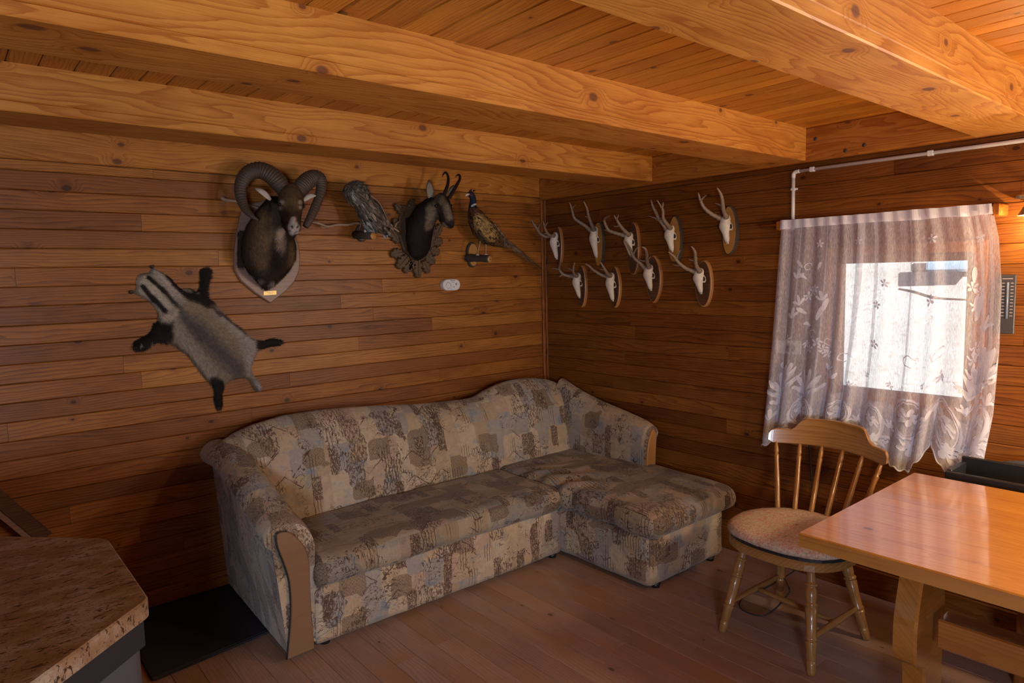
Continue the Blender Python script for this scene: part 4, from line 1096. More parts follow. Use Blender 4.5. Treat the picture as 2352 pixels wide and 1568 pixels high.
# denser ground of the lower border and scalloped edge
mb = MB(); NS2, NT2 = 200, 14
def brd(i, j):
    s = i/NS2; top = .80+.02*math.sin(s*40)
    return cur(s, top+(1-top)*j/NT2, .0015)
vs = [brd(i, j) for i in range(NS2+1) for j in range(NT2+1)]
mb.add(vs, [[i*(NT2+1)+j, i*(NT2+1)+j+1, (i+1)*(NT2+1)+j+1, (i+1)*(NT2+1)+j] for i in range(NS2) for j in range(NT2)], None, None, True).build('border', M['lacethin'], cu, label='denser mesh border')
mb = MB()
mb.tube([cur(k/300, 1.0, .002) for k in range(301)], .0035, 5).build('hem', M['lace'], cu)
mb = MB()
for i in range(120):
    s0, s1 = i/120, (i+1)/120
    mb.add([cur(s0, -.012, .013), cur(s1, -.012, .013), cur(s1, .028, .013), cur(s0, .028, .013)], [[0, 1, 2, 3]], None, None, True)
mb.build('heading', M['lace'], cu, label='gathered heading over the rod')
rd = thing('curtain_rod', (-.095, -2.3, 1.825), 'thin wooden curtain rod on two small brackets above the window', 'curtain rod')
o = MB().tube([(-.088, -1.755, 1.827), (-.088, -2.815, 1.812)], .007, 10).build('rod', M['beam'], rd); o.color = (.9, .7, .5, 1)
for yy in (-1.868, -2.800):
    o = MB().box(-.112, -.0005, yy-.014, yy+.014, 1.795, 1.845, .005, 0).build('bracket', M['beam'], rd); o.color = (.75, .58, .40, 1)

# ------------------------------------------------------------------ outside
def hit(px, py):
    d = P(px, py, 0, 1.0)-CAM
    for k in range(400):
        q = CAM+d*(1+k*.02)
        if q[2] < ground_z(q[0], q[1])+.03: return q
    return q
XW = 10.9; zz = P(2130, 628, 0, XW)[2]
lg = thing('woodpile', (XW, P(2130, 628, 0, XW)[1], ground_z(XW, 2)), 'low dark stack under a pale blue cover far outside the window', 'woodpile')
def yy_(px): return P(px, 628, 0, XW)[1]
MB().box(XW, XW+.8, yy_(2196), yy_(2062), .6, zz+.03, .03, 1).build('stack', M['greycab'], lg)
MB().box(XW+.2, XW+1.2, yy_(2222), yy_(2115), zz+.02, zz+.24, .05, 1).build('cover', plain('blue_cover', (.42, .62, .80), .4), lg)
MB().box(XW+.22, XW+1.2, yy_(2105), yy_(2080), zz+.02, zz+.20, .04, 1).build('grey_box', M['greycab'], lg)
br = catmull([hit(*q) for q in ((2065, 664), (2100, 670), (2150, 684), (2230, 690))], 6)
MB().tube(br, .022, 8).build('fallen_branch', M['bark'], origin=br[0], label='dark fallen branch on the bright ground outside', cat='branch')

# ------------------------------------------------------------------ mouflon head on a shield
BW = ((0, 0, 0), (1, 0, 0), (0, 0, 1), (0, -1, 0))     # drawing plane on the back wall
def xz(px, py, y=-.02): p = P(px, py, 1, y); return (p[0], p[2])
ram = thing('mouflon_head', (-2.03, -.001, 1.75), 'mounted mouflon ram head with large curled horns on a pointed wooden shield', 'trophy')
sh = [(562, 470), (551, 500), (543, 540), (538, 590), (539, 620), (553, 645), (585, 672), (621, 696), (655, 671), (676, 648), (688, 622), (690, 590), (684, 555), (672, 520), (655, 480), (610, 460)]
MB().prism([xz(a, b) for a, b in sh], .0005, .022, BW, .006).build('shield', M['shield'], ram)
MB().prism([xz(a, b, -.024) for a, b in ((606, 669), (635, 667), (635, 676), (606, 678))], .0222, .0235, BW, .0).build('name_plate', M['brass'], ram, label='small brass plate with engraved lines')
mb = MB()
for k, (x0, x1) in enumerate(((613, 630), (616, 626))):
    p0, p1 = xz(x0, 671.3+k*3, -.024), xz(x1, 670.8+k*3, -.024); mb.box(p0[0], p1[0], -.0242, -.0234, p0[1]-.001, p0[1]+.0008, 0, 0)
mb.build('engraving', M['brownink'], ram, kind='stuff')
mb = MB()
mb.tube([(-2.045, -.015, 1.565), (-2.045, -.04, 1.60), (-2.047, -.07, 1.66), (-2.050, -.095, 1.72), (-2.048, -.105, 1.79), (-2.040, -.115, 1.86), (-2.028, -.14, 1.92), (-2.015, -.165, 1.965), (-2.005, -.19, 2.0)],
        [.018, .055, .110, .140, .138, .118, .092, .072, .06], 22, rb=[.012, .035, .06, .08, .095, .105, .095, .082, .07], up=(0, -1, 0))
mb.tube([(-2.048, -.02, 1.68), (-2.048, -.02, 1.86)], [.145, .13], 20, rb=[.03, .03], up=(0, -1, 0))
hp = [P(668, 442, 1, -.20), P(668, 455, 1, -.245), P(667, 475, 1, -.29), P(669, 497, 1, -.345), P(673, 515, 1, -.39), P(676, 527, 1, -.415), P(677, 533, 1, -.425)]
mb.tube(hp, [.050, .062, .060, .048, .038, .032, .020], 18, rb=[.055, .060, .062, .052, .042, .036, .024], up=(0, -.6, 1))
mb.tube([hp[2]+np.array([.01, .05, -.06]), hp[3]+np.array([0, .04, -.035]), hp[5]+np.array([0, .016, -.022])], [.038, .033, .020], 12)
for (a, b) in (((646, 470), .016), ((694, 472), .016)): p = P(*a, 1, -.255); mb.sphere(p, .017)
head = remesh(mb, .0065, 4)
co = np.array(head.v)
DB, BR, TA, WH, GR = (.018, .010, .006), (.105, .062, .030), (.22, .135, .06), (.50, .40, .30), (.035, .022, .014)
def Q(px, py, y): return P(px, py, 1, y)
def RY(px, py, r, c, sf=.5, y0=-.03, y1=-.5): return (Q(px, py, y0), Q(px, py, y1), r, c, sf)
strokes = [
 (Q(575, 520, -.10), Q(570, 600, -.10), .035, (.055, .034, .018), .6), (Q(600, 500, -.17), Q(612, 590, -.17), .050, TA, .7), (Q(585, 540, -.14), Q(600, 580, -.16), .04, (.13, .075, .035), .8),
 (Q(636, 560, -.19), Q(632, 625, -.17), .040, DB, .6), (Q(575, 625, -.08), Q(680, 610, -.08), .034, DB, .7), (Q(665, 560, -.16), Q(672, 600, -.14), .025, TA, .7), (Q(684, 565, -.1), Q(680, 620, -.08), .02, DB, .6),
 (Q(648, 535, -.23), Q(650, 560, -.21), .026, (.36, .26, .18), .6), (Q(655, 560, -.2), Q(652, 590, -.2), .014, (.24, .17, .12), .7),
 RY(625, 650, .013, WH), RY(624, 660, .012, WH), RY(596, 642, .012, (.24, .19, .15), .5), RY(575, 632, .010, (.2, .16, .12), .5), RY(645, 645, .012, (.26, .2, .16)), RY(612, 648, .014, DB),
 (Q(668, 436, -.20), Q(667, 470, -.33), .060, (.165, .10, .045), .5), RY(655, 492, .024, (.040, .021, .010), .7, -.24), RY(650, 510, .02, (.03, .016, .008), .6, -.2), RY(680, 492, .013, (.07, .04, .02), .7, -.3), RY(668, 478, .016, (.10, .058, .028), .7, -.25),
 RY(674, 503, .011, WH, .6, -.3), RY(674, 513, .016, WH, .5, -.3), RY(675, 524, .026, (.46, .40, .33), .35, -.3), RY(668, 520, .014, (.40, .33, .27), .5, -.3), RY(670, 534, .014, (.46, .40, .34), .4, -.3), RY(682, 532, .012, (.46, .40, .34), .4, -.3),
 RY(648, 464, .011, (.46, .36, .27), .5, -.22), RY(643, 478, .009, (.36, .25, .17), .5, -.22), RY(690, 464, .010, (.46, .38, .29), .5, -.22), RY(690, 476, .008, (.46, .38, .29), .5, -.22), RY(642.5, 470, .0075, (.02, .01, .006), .5, -.22),
 RY(670.5, 520, .0055, (.012, .006, .006), .35, -.3), RY(672.5, 523.5, .0045, (.012, .006, .006), .35, -.3), RY(684, 520, .0045, (.012, .006, .006), .35, -.3), RY(682.5, 523, .004, (.012, .006, .006), .35, -.3)]
for q in range(9): strokes.append(RY(664+3*q, 529+4.5*math.sin(q/8*PI), .0022, (.05, .025, .018), .5, -.3))
hc = paint(co, (.050, .030, .017), strokes, 1); head.c = [tuple(c) for c in hc]
hd = head.build('head_and_neck', M['hide'], ram)
def ramdir(p): return np.where((p[:, 1] > -.19)[:, None], np.array([0, -.2, -1.0]), np.array([-.1, -.75, -.7]))
fur(head, hc, 16000, .026, .0022, ramdir, 'coat', M['furm'], ram, .30, mask=lambda c, n: np.where(c[:, 1] > -.21, 1.0, .0)*(n[:, 1] < .5), seed=3)
fur(head, hc, 9000, .009, .0014, ramdir, 'face_hair', M['furm'], ram, .25, mask=lambda c, n: np.where((c[:, 1] <= -.19) & (c[:, 1] > -.41), 1.0, .0), seed=4)
def horn(pts, rads, name, mat, parent, ridges=46, amp=.07, seg=16, flat=.8, sub=14, up=(0, -1, 0)):
    cp = catmull(pts, sub); n = len(cp); base = np.interp(np.linspace(0, 1, n), np.linspace(0, 1, len(rads)), rads)
    t = np.linspace(0, 1, n)
    r = base*(1+amp*(1-t*.6)*np.sign(np.sin(t*ridges*2*PI))*np.abs(np.sin(t*ridges*2*PI))**.5*.6)
    return MB().tube(cp, list(r), seg, True, up=up, rb=list(r*flat)).build(name, M[mat], parent)
hl = [(652, 440, -.205), (640, 419, -.20), (622, 402, -.185), (598, 391, -.165), (574, 396, -.15), (558, 413, -.145), (552, 436, -.15), (556, 462, -.17), (566, 483, -.20), (580, 497, -.23), (594, 505, -.25)]
horn([Q(*p) for p in hl], [.036, .047, .046, .044, .040, .035, .030, .025, .019, .012, .004], 'horn', 'horn', ram, 40, sub=26)
hr = [(684, 443, -.205), (694, 428, -.20), (708, 414, -.19), (723, 407, -.185), (735, 412, -.19), (738, 430, -.20), (732, 455, -.215), (722, 480, -.23), (712, 502, -.245), (702, 520, -.255)]
horn([Q(*p) for p in hr], [.036, .044, .044, .040, .034, .028, .024, .023, .021, .017], 'horn', 'horn', ram, 36, sub=26)
def ear(a, b, w, name, mat, parent, bend=(0, 0, .01), thick=.3, outer='hide'):
    a, b = np.array(a), np.array(b); m_ = (a+b)/2+np.array(bend)
    cp = catmull([a, m_, b], 8); n = len(cp); t = np.linspace(0, 1, n); r = w*np.sin(PI*np.clip(t*.86+.12, 0, 1))**.8+.001
    mb = MB().tube(cp, list(r), 12, True, up=(0, -1, .3), rb=list(r*thick)); return mb
def earbuild(mb, name, parent, inner, outer, side):
    c = np.array(mb.v); mid = c.mean(0)
    wgt = sstep(-.002, .004, (c-mid)@np.array(side, float))[:, None]
    # inside of the ear faces the room
    cc = np.array(outer)*(1-wgt)+np.array(inner)*wgt
    mb.c = [tuple(x) for x in cc]; return mb.build(name, M['facehide'], parent)
earbuild(ear(Q(622, 459, -.235), Q(586, 433, -.225), .015, 0, 0, ram), 'ear', ram, (.55, .47, .40), (.30, .24, .20), (0, -1, 0))
earbuild(ear(Q(697, 461, -.235), Q(726, 449, -.235), .012, 0, 0, ram), 'ear', ram, (.55, .50, .42), (.35, .28, .22), (0, -1, 0))
for p in ((642.5, 469.5, -.305), (694.5, 471, -.283)): MB().sphere(Q(*p), .0085).build('eye', M['glass_eye'], ram)

# the thin branch behind the ram and the owl
tw = [(508, 453), (518, 459), (545, 463), (590, 477), (640, 492), (705, 508), (730, 512), (752, 520), (775, 516), (800, 516), (820, 512), (840, 516), (872, 514), (905, 525), (916, 532)]
cp = catmull([P(a, b, 1, -.045-.01*math.sin(i)) for i, (a, b) in enumerate(tw)], 5)
brn = thing('dry_branch', cp[0], 'long thin pale dry branch running behind the ram head to the owl', 'branch')
MB().tube(cp, list(np.interp(np.linspace(0, 1, len(cp)), [0, .03, .1, .6, 1], [.008, .011, .008, .007, .005])), 8).build('stem', M['twig'], brn)
MB().tube([P(752, 520, 1, -.045), P(745, 523, 1, -.06), P(737, 520, 1, -.07)], [.005, .004, .002], 6).build('side_twig', M['twig'], brn)
MB().tube([P(905, 525, 1, -.045), P(912, 512, 1, -.05), P(921, 506, 1, -.05)], [.004, .003, .002], 6).build('side_twig', M['twig'], brn)

# ------------------------------------------------------------------ owl on a stub
owl = thing('mounted_owl', (-1.46, -.001, 1.83), 'stuffed grey-brown owl leaning left on a wall-mounted stub', 'bird')
mb = MB()
body = [(818, 432, -.15), (823, 445, -.15), (833, 464, -.15), (846, 483, -.15), (862, 503, -.145), (874, 517, -.14), (882, 530, -.13)]
mb.tube([Q(*p) for p in body], [.045, .058, .052, .068, .064, .045, .022], 18, rb=[.045, .055, .052, .066, .060, .042, .02], up=(0, -1, 0))
mb.sphere(Q(819, 443, -.15), .070, 16, 10, (1.06, 1.0, .92))
mb.tube([Q(842, 505, -.15), Q(846, 520, -.15), Q(850, 535, -.14)], [.035, .030, .016], 12)
ob = remesh(mb, .006, 3); co = np.array(ob.v)
oc = paint(co, (.17, .13, .095), [(Q(812, 450, -.2), Q(845, 500, -.2), .02, (.26, .22, .17), .8), (Q(842, 515, -.19), Q(852, 535, -.18), .03, (.30, .29, .28), .6), (Q(820, 430, -.2), Q(845, 445, -.2), .03, (.10, .085, .06), .7), (Q(800, 440, -.12), Q(808, 462, -.12), .02, (.11, .095, .07), .6)], 5, .25)
OAX = Q(895, 535, -.15)-Q(815, 430, -.15); OAX /= np.linalg.norm(OAX)
for i_, c_ in enumerate(co):
    if c_[2] > 2.03: n_ = mnoise.noise(Vector(c_*130))
    else:
        al_ = float(c_@OAX); pe_ = c_-OAX*al_; n_ = mnoise.noise(Vector((pe_[0]*150, pe_[1]*150, pe_[2]*150+al_*28)))
    oc[i_] = oc[i_]*.6 if n_ < -.10 else (np.clip(oc[i_]*1.9, 0, .5) if n_ > .18 else oc[i_])
ob.c = [tuple(c) for c in oc]; ob.build('body', M['feather'], owl)
axis = (Q(895, 535, -.15)-Q(815, 430, -.15)); axis /= np.linalg.norm(axis)
def featherset(n, mb_src, cols, L, W, name, parent, seed, region, d0, lift=.12, light=(1.7, .5)):
    rg = np.random.default_rng(seed); V = np.array(mb_src.v); F = np.array([f[:3] for f in mb_src.f])
    a, b, c = V[F[:, 0]], V[F[:, 1]], V[F[:, 2]]; N = np.cross(b-a, c-a); A = np.linalg.norm(N, axis=1)+1e-12; N /= A[:, None]; C = (a+b+c)/3
    wgt = A*region(C); pick = rg.choice(len(F), n, p=wgt/wgt.sum()); out = MB()
    for i in pick:
        p, nn = C[i], N[i]; d = np.array(d0)+rg.normal(0, .12, 3); d -= nn*(d@nn); d /= np.linalg.norm(d); s = np.cross(d, nn)
        l = L*rg.uniform(.6, 1.2); w_ = W*rg.uniform(.7, 1.2); base = cols[F[i, 0]]
        prof = [(0, .3), (.35, 1), (.75, .8), (1.0, .05)]
        lf = nn*.002; vs = []; cc = []
        tone = rg.uniform(*light[::-1]) if len(light) == 2 else 1
        for t, ww in prof:
            q = p+d*l*t+nn*(.003+lift*l*t*(1-t*.4))
            vs += [q-s*w_*ww*.5, q+nn*.0015, q+s*w_*ww*.5]
            e = np.clip(np.array(base[:3])*tone, 0, 1); dk = np.clip(np.array(base[:3])*.35, 0, 1)
            cc += [e, dk, e]
        fs = [[3*k+j, 3*k+j+1, 3*k+j+4, 3*k+j+3] for k in range(3) for j in range(2)]
        out.add(vs, fs, None, cc, False)
    return out.build(name, M['feather'], parent, kind='stuff')
featherset(900, ob, oc, .013, .008, 'plumage', owl, 2, lambda C: (C[:, 2] > 1.95)*1.0+.2, axis)
featherset(330, ob, oc, .048, .014, 'wing_feathers', owl, 3, lambda C: ((C[:, 1] < -.14) & (C[:, 2] < 2.07))*1.0+.01, axis, .08)
def blade(a, b, w, name, parent, c1, c2, bend=(0, 0, 0), mat='feather', tipw=.5):
    a, b = np.array(a, float), np.array(b, float); cp = catmull([a, (a+b)/2+np.array(bend), b], 6); n = len(cp); t = np.linspace(0, 1, n)
    r = w*(1-(1-tipw)*t)*np.where(t > .93, .6, 1)
    mb = MB().tube(cp, list(r), 8, True, up=(0, -1, 0), rb=[.003]*n)
    cc = [c1 if (k//8) % 4 < 2 else c2 for k in range(len(mb.v))]; mb.c = cc; return mb.build(name, M['feather'], parent)
for k, (a, b) in enumerate((((868, 490), (905, 530)), ((874, 492), (903, 521)), ((862, 500), (899, 540)))):
    blade(Q(*a, -.19), Q(*b, -.17), .012, 'wing_tip_feather', owl, (.12, .09, .065), (.24, .20, .16))
MB().tube(catmull([Q(851, 449, -.212), Q(868, 462, -.222), Q(880, 482, -.218), Q(888, 500, -.205)], 5), .0025, 6).build('pale_wing_edge', M['twig'], owl)
for k in range(3): blade(Q(868+5*k, 515, -.15+.01*k), Q(886+5*k, 549-4*k, -.13), .012, 'tail_feather', owl, (.22, .23, .25), (.30, .30, .31))
mb = MB(); a0 = np.array(xz(832, 535)); ring_ = [(a0[0]+.037*math.cos(q), a0[1]+.050*math.sin(q)) for q in np.linspace(0, 2*PI, 25)[:-1]]
mb.prism(ring_, .0005, .022, BW, .004).build('wall_disc', M['bark'], owl)
MB().prism([(a0[0]+.030*math.cos(q), a0[1]+.042*math.sin(q)) for q in np.linspace(0, 2*PI, 25)[:-1]], .0225, .024, BW, 0).build('disc_face', M['darkwood'], owl)
e0 = Q(858, 542, -.235)
MB().tube([np.array([e0[0], -.02, e0[2]+.02]), e0+np.array([0, .003, 0])], [.024, .0195], 14).build('perch', M['bark'], owl)
MB().tube([e0+np.array([0, .003, 0]), e0], [.0195, .0185], 16).build('cut_end', M['cut'], owl, label='round pale cut end of the perch')
for s_ in (-8, 6): MB().tube([Q(846+s_, 528, -.15), Q(850+s_, 541, -.16)], [.008, .006], 8).build('leg', M['bone'], owl)

# ------------------------------------------------------------------ chamois head on a carved plaque
cm = thing('chamois_head', (-1.08, -.001, 1.8), 'mounted chamois head with black hooked horns on an oak-leaf carved plaque', 'trophy')
ova = [(924, 470), (955, 470), (985, 480), (1000, 510), (1003, 550), (992, 585), (970, 600), (948, 598), (928, 575), (917, 540), (917, 505)]
MB().prism([xz(a, b) for a, b in roundpoly(ova, .3, 1)] if False else [xz(a, b) for a, b in ova], .0005, .022, BW, .008).build('plaque', M['carved'], cm)
def leaf(c, ang, L, W, parent, y0=-.02, name='oak_leaf'):
    cx_, cz_ = xz(*c); pts = []
    for k in range(28):
        q = k/28*2*PI; u = L*(.5-.5*math.cos(q)); v = W*.5*math.sin(q)*(1+.28*math.sin(u/L*PI*7))
        pts.append((cx_+u*math.cos(ang)-v*math.sin(ang), cz_+u*math.sin(ang)+v*math.cos(ang)))
    mb = MB(); mb.prism(pts, .006, .030, BW, .005)
    a = np.array([cx_, -.031, cz_]); b = np.array([cx_+L*.9*math.cos(ang), -.033, cz_+L*.9*math.sin(ang)])
    lf_ = mb.build(name, M['carved'], parent)
    MB().tube([a, b], [.003, .0012], 6).build('vein', M['carved'], lf_)
for c, ang, L, W in (((913, 560), 2.2, .075, .042), ((915, 540), 1.9, .075, .04), ((922, 582), 3.3, .06, .045), ((935, 590), 3.9, .075, .05), ((950, 600), 4.2, .055, .04), ((958, 596), 4.71, .085, .050), ((945, 605), 4.0, .06, .045), ((972, 603), 5.2, .06, .045),
                     ((978, 588), 5.6, .06, .05), ((990, 575), 6.0, .05, .045), ((998, 560), .3, .05, .045), ((1001, 545), 1.0, .07, .04), ((925, 490), 2.3, .06, .035), ((940, 478), 1.2, .05, .035)):
    leaf((962+(c[0]-962)*.93, 540+(c[1]-540)*.93), ang, L*1.45, W*1.25, cm)
mb = MB()
nk = [(966, 590, -.03), (964, 575, -.055), (962, 545, -.085), (966, 515, -.115), (978, 492, -.15), (994, 475, -.185), (1004, 465, -.21)]
mb.tube([Q(*p) for p in nk], [.040, .078, .094, .090, .072, .058, .048], 20, rb=[.02, .045, .06, .075, .075, .066, .05], up=(0, -1, 0))
mb.tube([Q(958, 500, -.03), Q(962, 575, -.03)], [.085, .085], 18, rb=[.02, .02], up=(0, -1, 0))
hh = [(1005, 455, -.20), (1013, 465, -.225), (1020, 480, -.26), (1028, 498, -.30), (1034, 513, -.335), (1036, 522, -.35)]
mb.tube([Q(*p) for p in hh], [.042, .050, .046, .034, .026, .015], 16, rb=[.045, .052, .050, .040, .030, .018], up=(0, -.6, 1))
mb.tube([Q(1006, 482, -.22), Q(1018, 503, -.27), Q(1028, 520, -.32)], [.04, .028, .014], 12)
cb_ = remesh(mb, .006, 4); co = np.array(cb_.v)
def RZ(px, py, r, c, sf=.5, y0=-.1, y1=-.45): return (Q(px, py, y0), Q(px, py, y1), r, c, sf)
cs = [(Q(992, 480, -.22), Q(992, 510, -.21), .034, (.20, .145, .09), .5), (Q(985, 520, -.19), Q(998, 520, -.2), .024, (.17, .12, .075), .6), (Q(1012, 455, -.26), Q(1030, 500, -.33), .030, (.18, .125, .08), .5), (Q(1008, 470, -.27), Q(1018, 505, -.31), .014, (.05, .032, .02), .5),
      (Q(1004, 450, -.24), Q(1000, 465, -.24), .02, (.10, .065, .035), .6), (Q(1026, 470, -.29), Q(1034, 505, -.34), .014, (.24, .175, .12), .5), (Q(1014, 512, -.31), Q(1026, 525, -.33), .013, (.34, .25, .15), .5), (Q(1038, 517, -.36), Q(1040, 523, -.36), .012, (.02, .014, .014), .4),
      RZ(1016, 460, .016, (.20, .14, .085)), RZ(1026, 478, .014, (.24, .175, .11)), RZ(1031, 497, .013, (.25, .19, .13)), RZ(1012, 486, .010, (.06, .038, .024)), RZ(1017, 498, .009, (.06, .038, .024)), RZ(1006, 474, .012, (.08, .05, .03)), RZ(1012, 466, .007, (.30, .22, .15)), RZ(1005, 470, .0065, (.012, .008, .006), .4),
 RZ(993, 497, .030, (.21, .15, .09)), RZ(985, 515, .022, (.19, .135, .08)), RZ(1003, 510, .016, (.22, .155, .1)), RZ(1018, 515, .010, (.36, .27, .17)), RZ(1024, 521, .009, (.38, .29, .18)), RZ(1037, 519, .011, (.014, .010, .010), .4),
 RZ(1026, 521, .002, (.04, .02, .02)), RZ(1022, 518, .002, (.04, .02, .02)), RZ(1030, 523, .002, (.04, .02, .02))]
cc_ = paint(co, (.020, .011, .010), cs, 8, .15); cb_.c = [tuple(c) for c in cc_]; cb_.build('head_and_neck', M['hide'], cm)
fur(cb_, cc_, 14000, .015, .0016, ramdir, 'coat', M['furm'], cm, .25, mask=lambda c, n: (n[:, 1] < .5)*np.where(c[:, 1] < -.30, .1, 1.0), seed=9)
for a, b, w_ in (((990, 460, -.19), (985, 413, -.18), .0155), ((1032, 452, -.2), (1043, 425, -.19), .012)):
    earbuild(ear(Q(*a), Q(*b), w_*1.6, 0, 0, cm, bend=(0, 0, 0), thick=.35), 'ear', cm, (.27, .24, .18), (.07, .05, .035), (0, -1, 0))
MB().sphere(Q(1001.5, 473, -.262), .009).build('eye', M['glass_eye'], cm)
MB().sphere(Q(1036, 472, -.262), .008).build('eye', M['glass_eye'], cm)
horn([Q(*p) for p in ((1018, 452, -.235), (1024, 437, -.235), (1029, 420, -.23), (1029, 405, -.22), (1024, 396, -.205), (1018, 400, -.19), (1016.5, 406, -.185))], [.0125, .011, .0095, .008, .0065, .004, .0015], 'horn', 'blackhorn', cm, 14, .05, 10, 1.0, 10)
horn([Q(*p) for p in ((1032, 454, -.235), (1040, 440, -.235), (1049, 425, -.23), (1056, 411, -.22), (1055, 402, -.205), (1049, 403, -.19), (1046, 408, -.185))], [.0125, .011, .0095, .008, .0065, .004, .0015], 'horn', 'blackhorn', cm, 14, .05, 10, 1.0, 10)

# ------------------------------------------------------------------ pheasant
ph = thing('mounted_pheasant', (-.65, -.001, 1.75), 'stuffed cock pheasant with white neck ring and long tail on a log stub', 'bird')
mb = MB()
mb.tube([Q(*p) for p in ((1084, 470, -.14), (1087, 482, -.145), (1094, 500, -.15), (1106, 520, -.15), (1122, 537, -.15), (1138, 548, -.145), (1152, 556, -.14), (1162, 562, -.135))], [.022, .032, .052, .068, .066, .050, .032, .014], 18, rb=[.022, .034, .055, .070, .066, .048, .03, .012], up=(0, -1, 0))
mb.tube([Q(*p) for p in ((1085, 478, -.14), (1087, 462, -.14), (1085, 450, -.14), (1081, 444, -.14))], [.026, .022, .019, .015], 14)
mb.sphere(Q(1081, 446, -.14), .0215)
mb.tube([Q(1110, 545, -.15), Q(1114, 556, -.15)], [.03, .016], 10)
pb = remesh(mb, .005, 3); co = np.array(pb.v)
ps = [(Q(1083, 478, -.17), Q(1095, 500, -.19), .05, (.13, .045, .018), .5), (Q(1105, 510, -.21), Q(1130, 540, -.21), .055, (.46, .27, .085), .4), (Q(1108, 490, -.19), Q(1150, 545, -.17), .016, (.22, .12, .05), .6), (Q(1080, 520, -.18), Q(1105, 552, -.18), .03, (.05, .03, .028), .5),
      (Q(1098, 548, -.19), Q(1112, 556, -.18), .022, (.045, .03, .03), .5), (Q(1150, 540, -.16), Q(1160, 560, -.15), .018, (.33, .27, .20), .6),
      (Q(1087, 465, -.16), Q(1081, 444, -.16), .040, (.012, .018, .035), .25), (Q(1088, 471, -.165), Q(1095, 468, -.15), .0062, (.75, .72, .68), .3), (Q(1088, 471, -.165), Q(1082, 473, -.16), .0055, (.7, .68, .64), .3), (Q(1084, 447, -.165), Q(1085, 451, -.165), .0085, (.50, .025, .02), .3), (Q(1079, 448, -.165), Q(1080, 449, -.165), .006, (.35, .03, .02), .4)]
pc_ = paint(co, (.17, .085, .032), ps, 12, .06)
for i, c in enumerate(co):     # dark barring on flank and breast
    if c[2] < 2.05 and mnoise.noise(Vector(c*95)) > .16: pc_[i] *= .22
pb.c = [tuple(c) for c in pc_]; pb.build('body', M['feather'], ph)
ax2 = Q(1160, 560, -.15)-Q(1090, 480, -.15); ax2 /= np.linalg.norm(ax2)
featherset(650, pb, pc_, .024, .011, 'plumage', ph, 6, lambda C: ((C[:, 2] < 2.03)*1.0+.0), ax2, .08, (1.25, .75))
for k, (a, b, w_) in enumerate((((1148, 548), (1243, 617), .013), ((1150, 552), (1222, 603), .015), ((1146, 545), (1205, 585), .016), ((1150, 556), (1190, 583), .014))):
    blade(Q(*a, -.14+.006*k), Q(*b, -.045-.02*k), w_, 'tail_feather', ph, (.20, .135, .08), (.11, .07, .045), (0, -.01, .006), tipw=.3)
for (a, b) in (((1130, 520), (1158, 550)), ((1126, 528), (1152, 556)), ((1135, 515), (1160, 545))): blade(Q(*a, -.20), Q(*b, -.18), .010, 'wing_feather', ph, (.26, .19, .13), (.13, .09, .06))
MB().tube([Q(1077, 446, -.145), Q(1072, 447, -.15), Q(1069, 450, -.15)], [.008, .006, .0015], 10).build('beak', M['bone'], ph)
MB().sphere(Q(1083, 446.5, -.161), .0035).build('eye', M['glass_eye'], ph)
for s_ in (-1, 1): MB().tube([Q(1084+s_*4, 438, -.14-.006*s_), Q(1089+s_*4, 435+2*s_, -.13)], [.006, .001], 6).build('ear_tuft', M['glass_eye'], ph)
for a, b in (((1103, 553), (1097, 583)), ((1116, 555), (1116, 582))):
    MB().tube([Q(*a, -.15), Q(*b, -.15)], [.005, .004], 8).build('leg', M['twig'], ph)
    e = Q(*b, -.15)
    for q in (-.5, 0, .5): MB().tube([e, e+np.array([.02*math.sin(q)-.012, -.018*math.cos(q), -.008])], [.004, .002], 6).build('toe', M['bone'], ph)
a0 = np.array(xz(1086, 585)); rr = [(a0[0]+.045*math.cos(q)*(1+.05*math.sin(3*q)), a0[1]+.083*math.sin(q)) for q in np.linspace(0, 2*PI, 31)[:-1]]
MB().prism(rr, .0005, .024, BW, .004).build('wall_disc', M['bark'], ph)
MB().prism([(a0[0]+(x-a0[0])*.84, a0[1]+(z-a0[1])*.88) for x, z in rr], .0245, .0262, BW, 0).build('disc_face', M['cut'], ph)
e0 = Q(1126, 595, -.235); s0 = np.array([e0[0]-.02, -.02, e0[2]+.015])
dd = (e0-s0)/np.linalg.norm(e0-s0)
MB().tube(catmull([s0, (s0+e0)/2+np.array([0, 0, .003]), e0-dd*.003], 6), [.026, .024, .027, .025, .023, .026, .025, .024, .022, .024, .024, .023, .022], 14).build('perch', M['bark'], ph)
MB().tube([e0-dd*.003, e0], [.022, .021], 16).build('cut_end', M['cut'], ph, label='round orange cut end of the log')
MB().tube([e0, e0+dd*.0008], [.005, .004], 10).build('pith', M['bark'], ph)

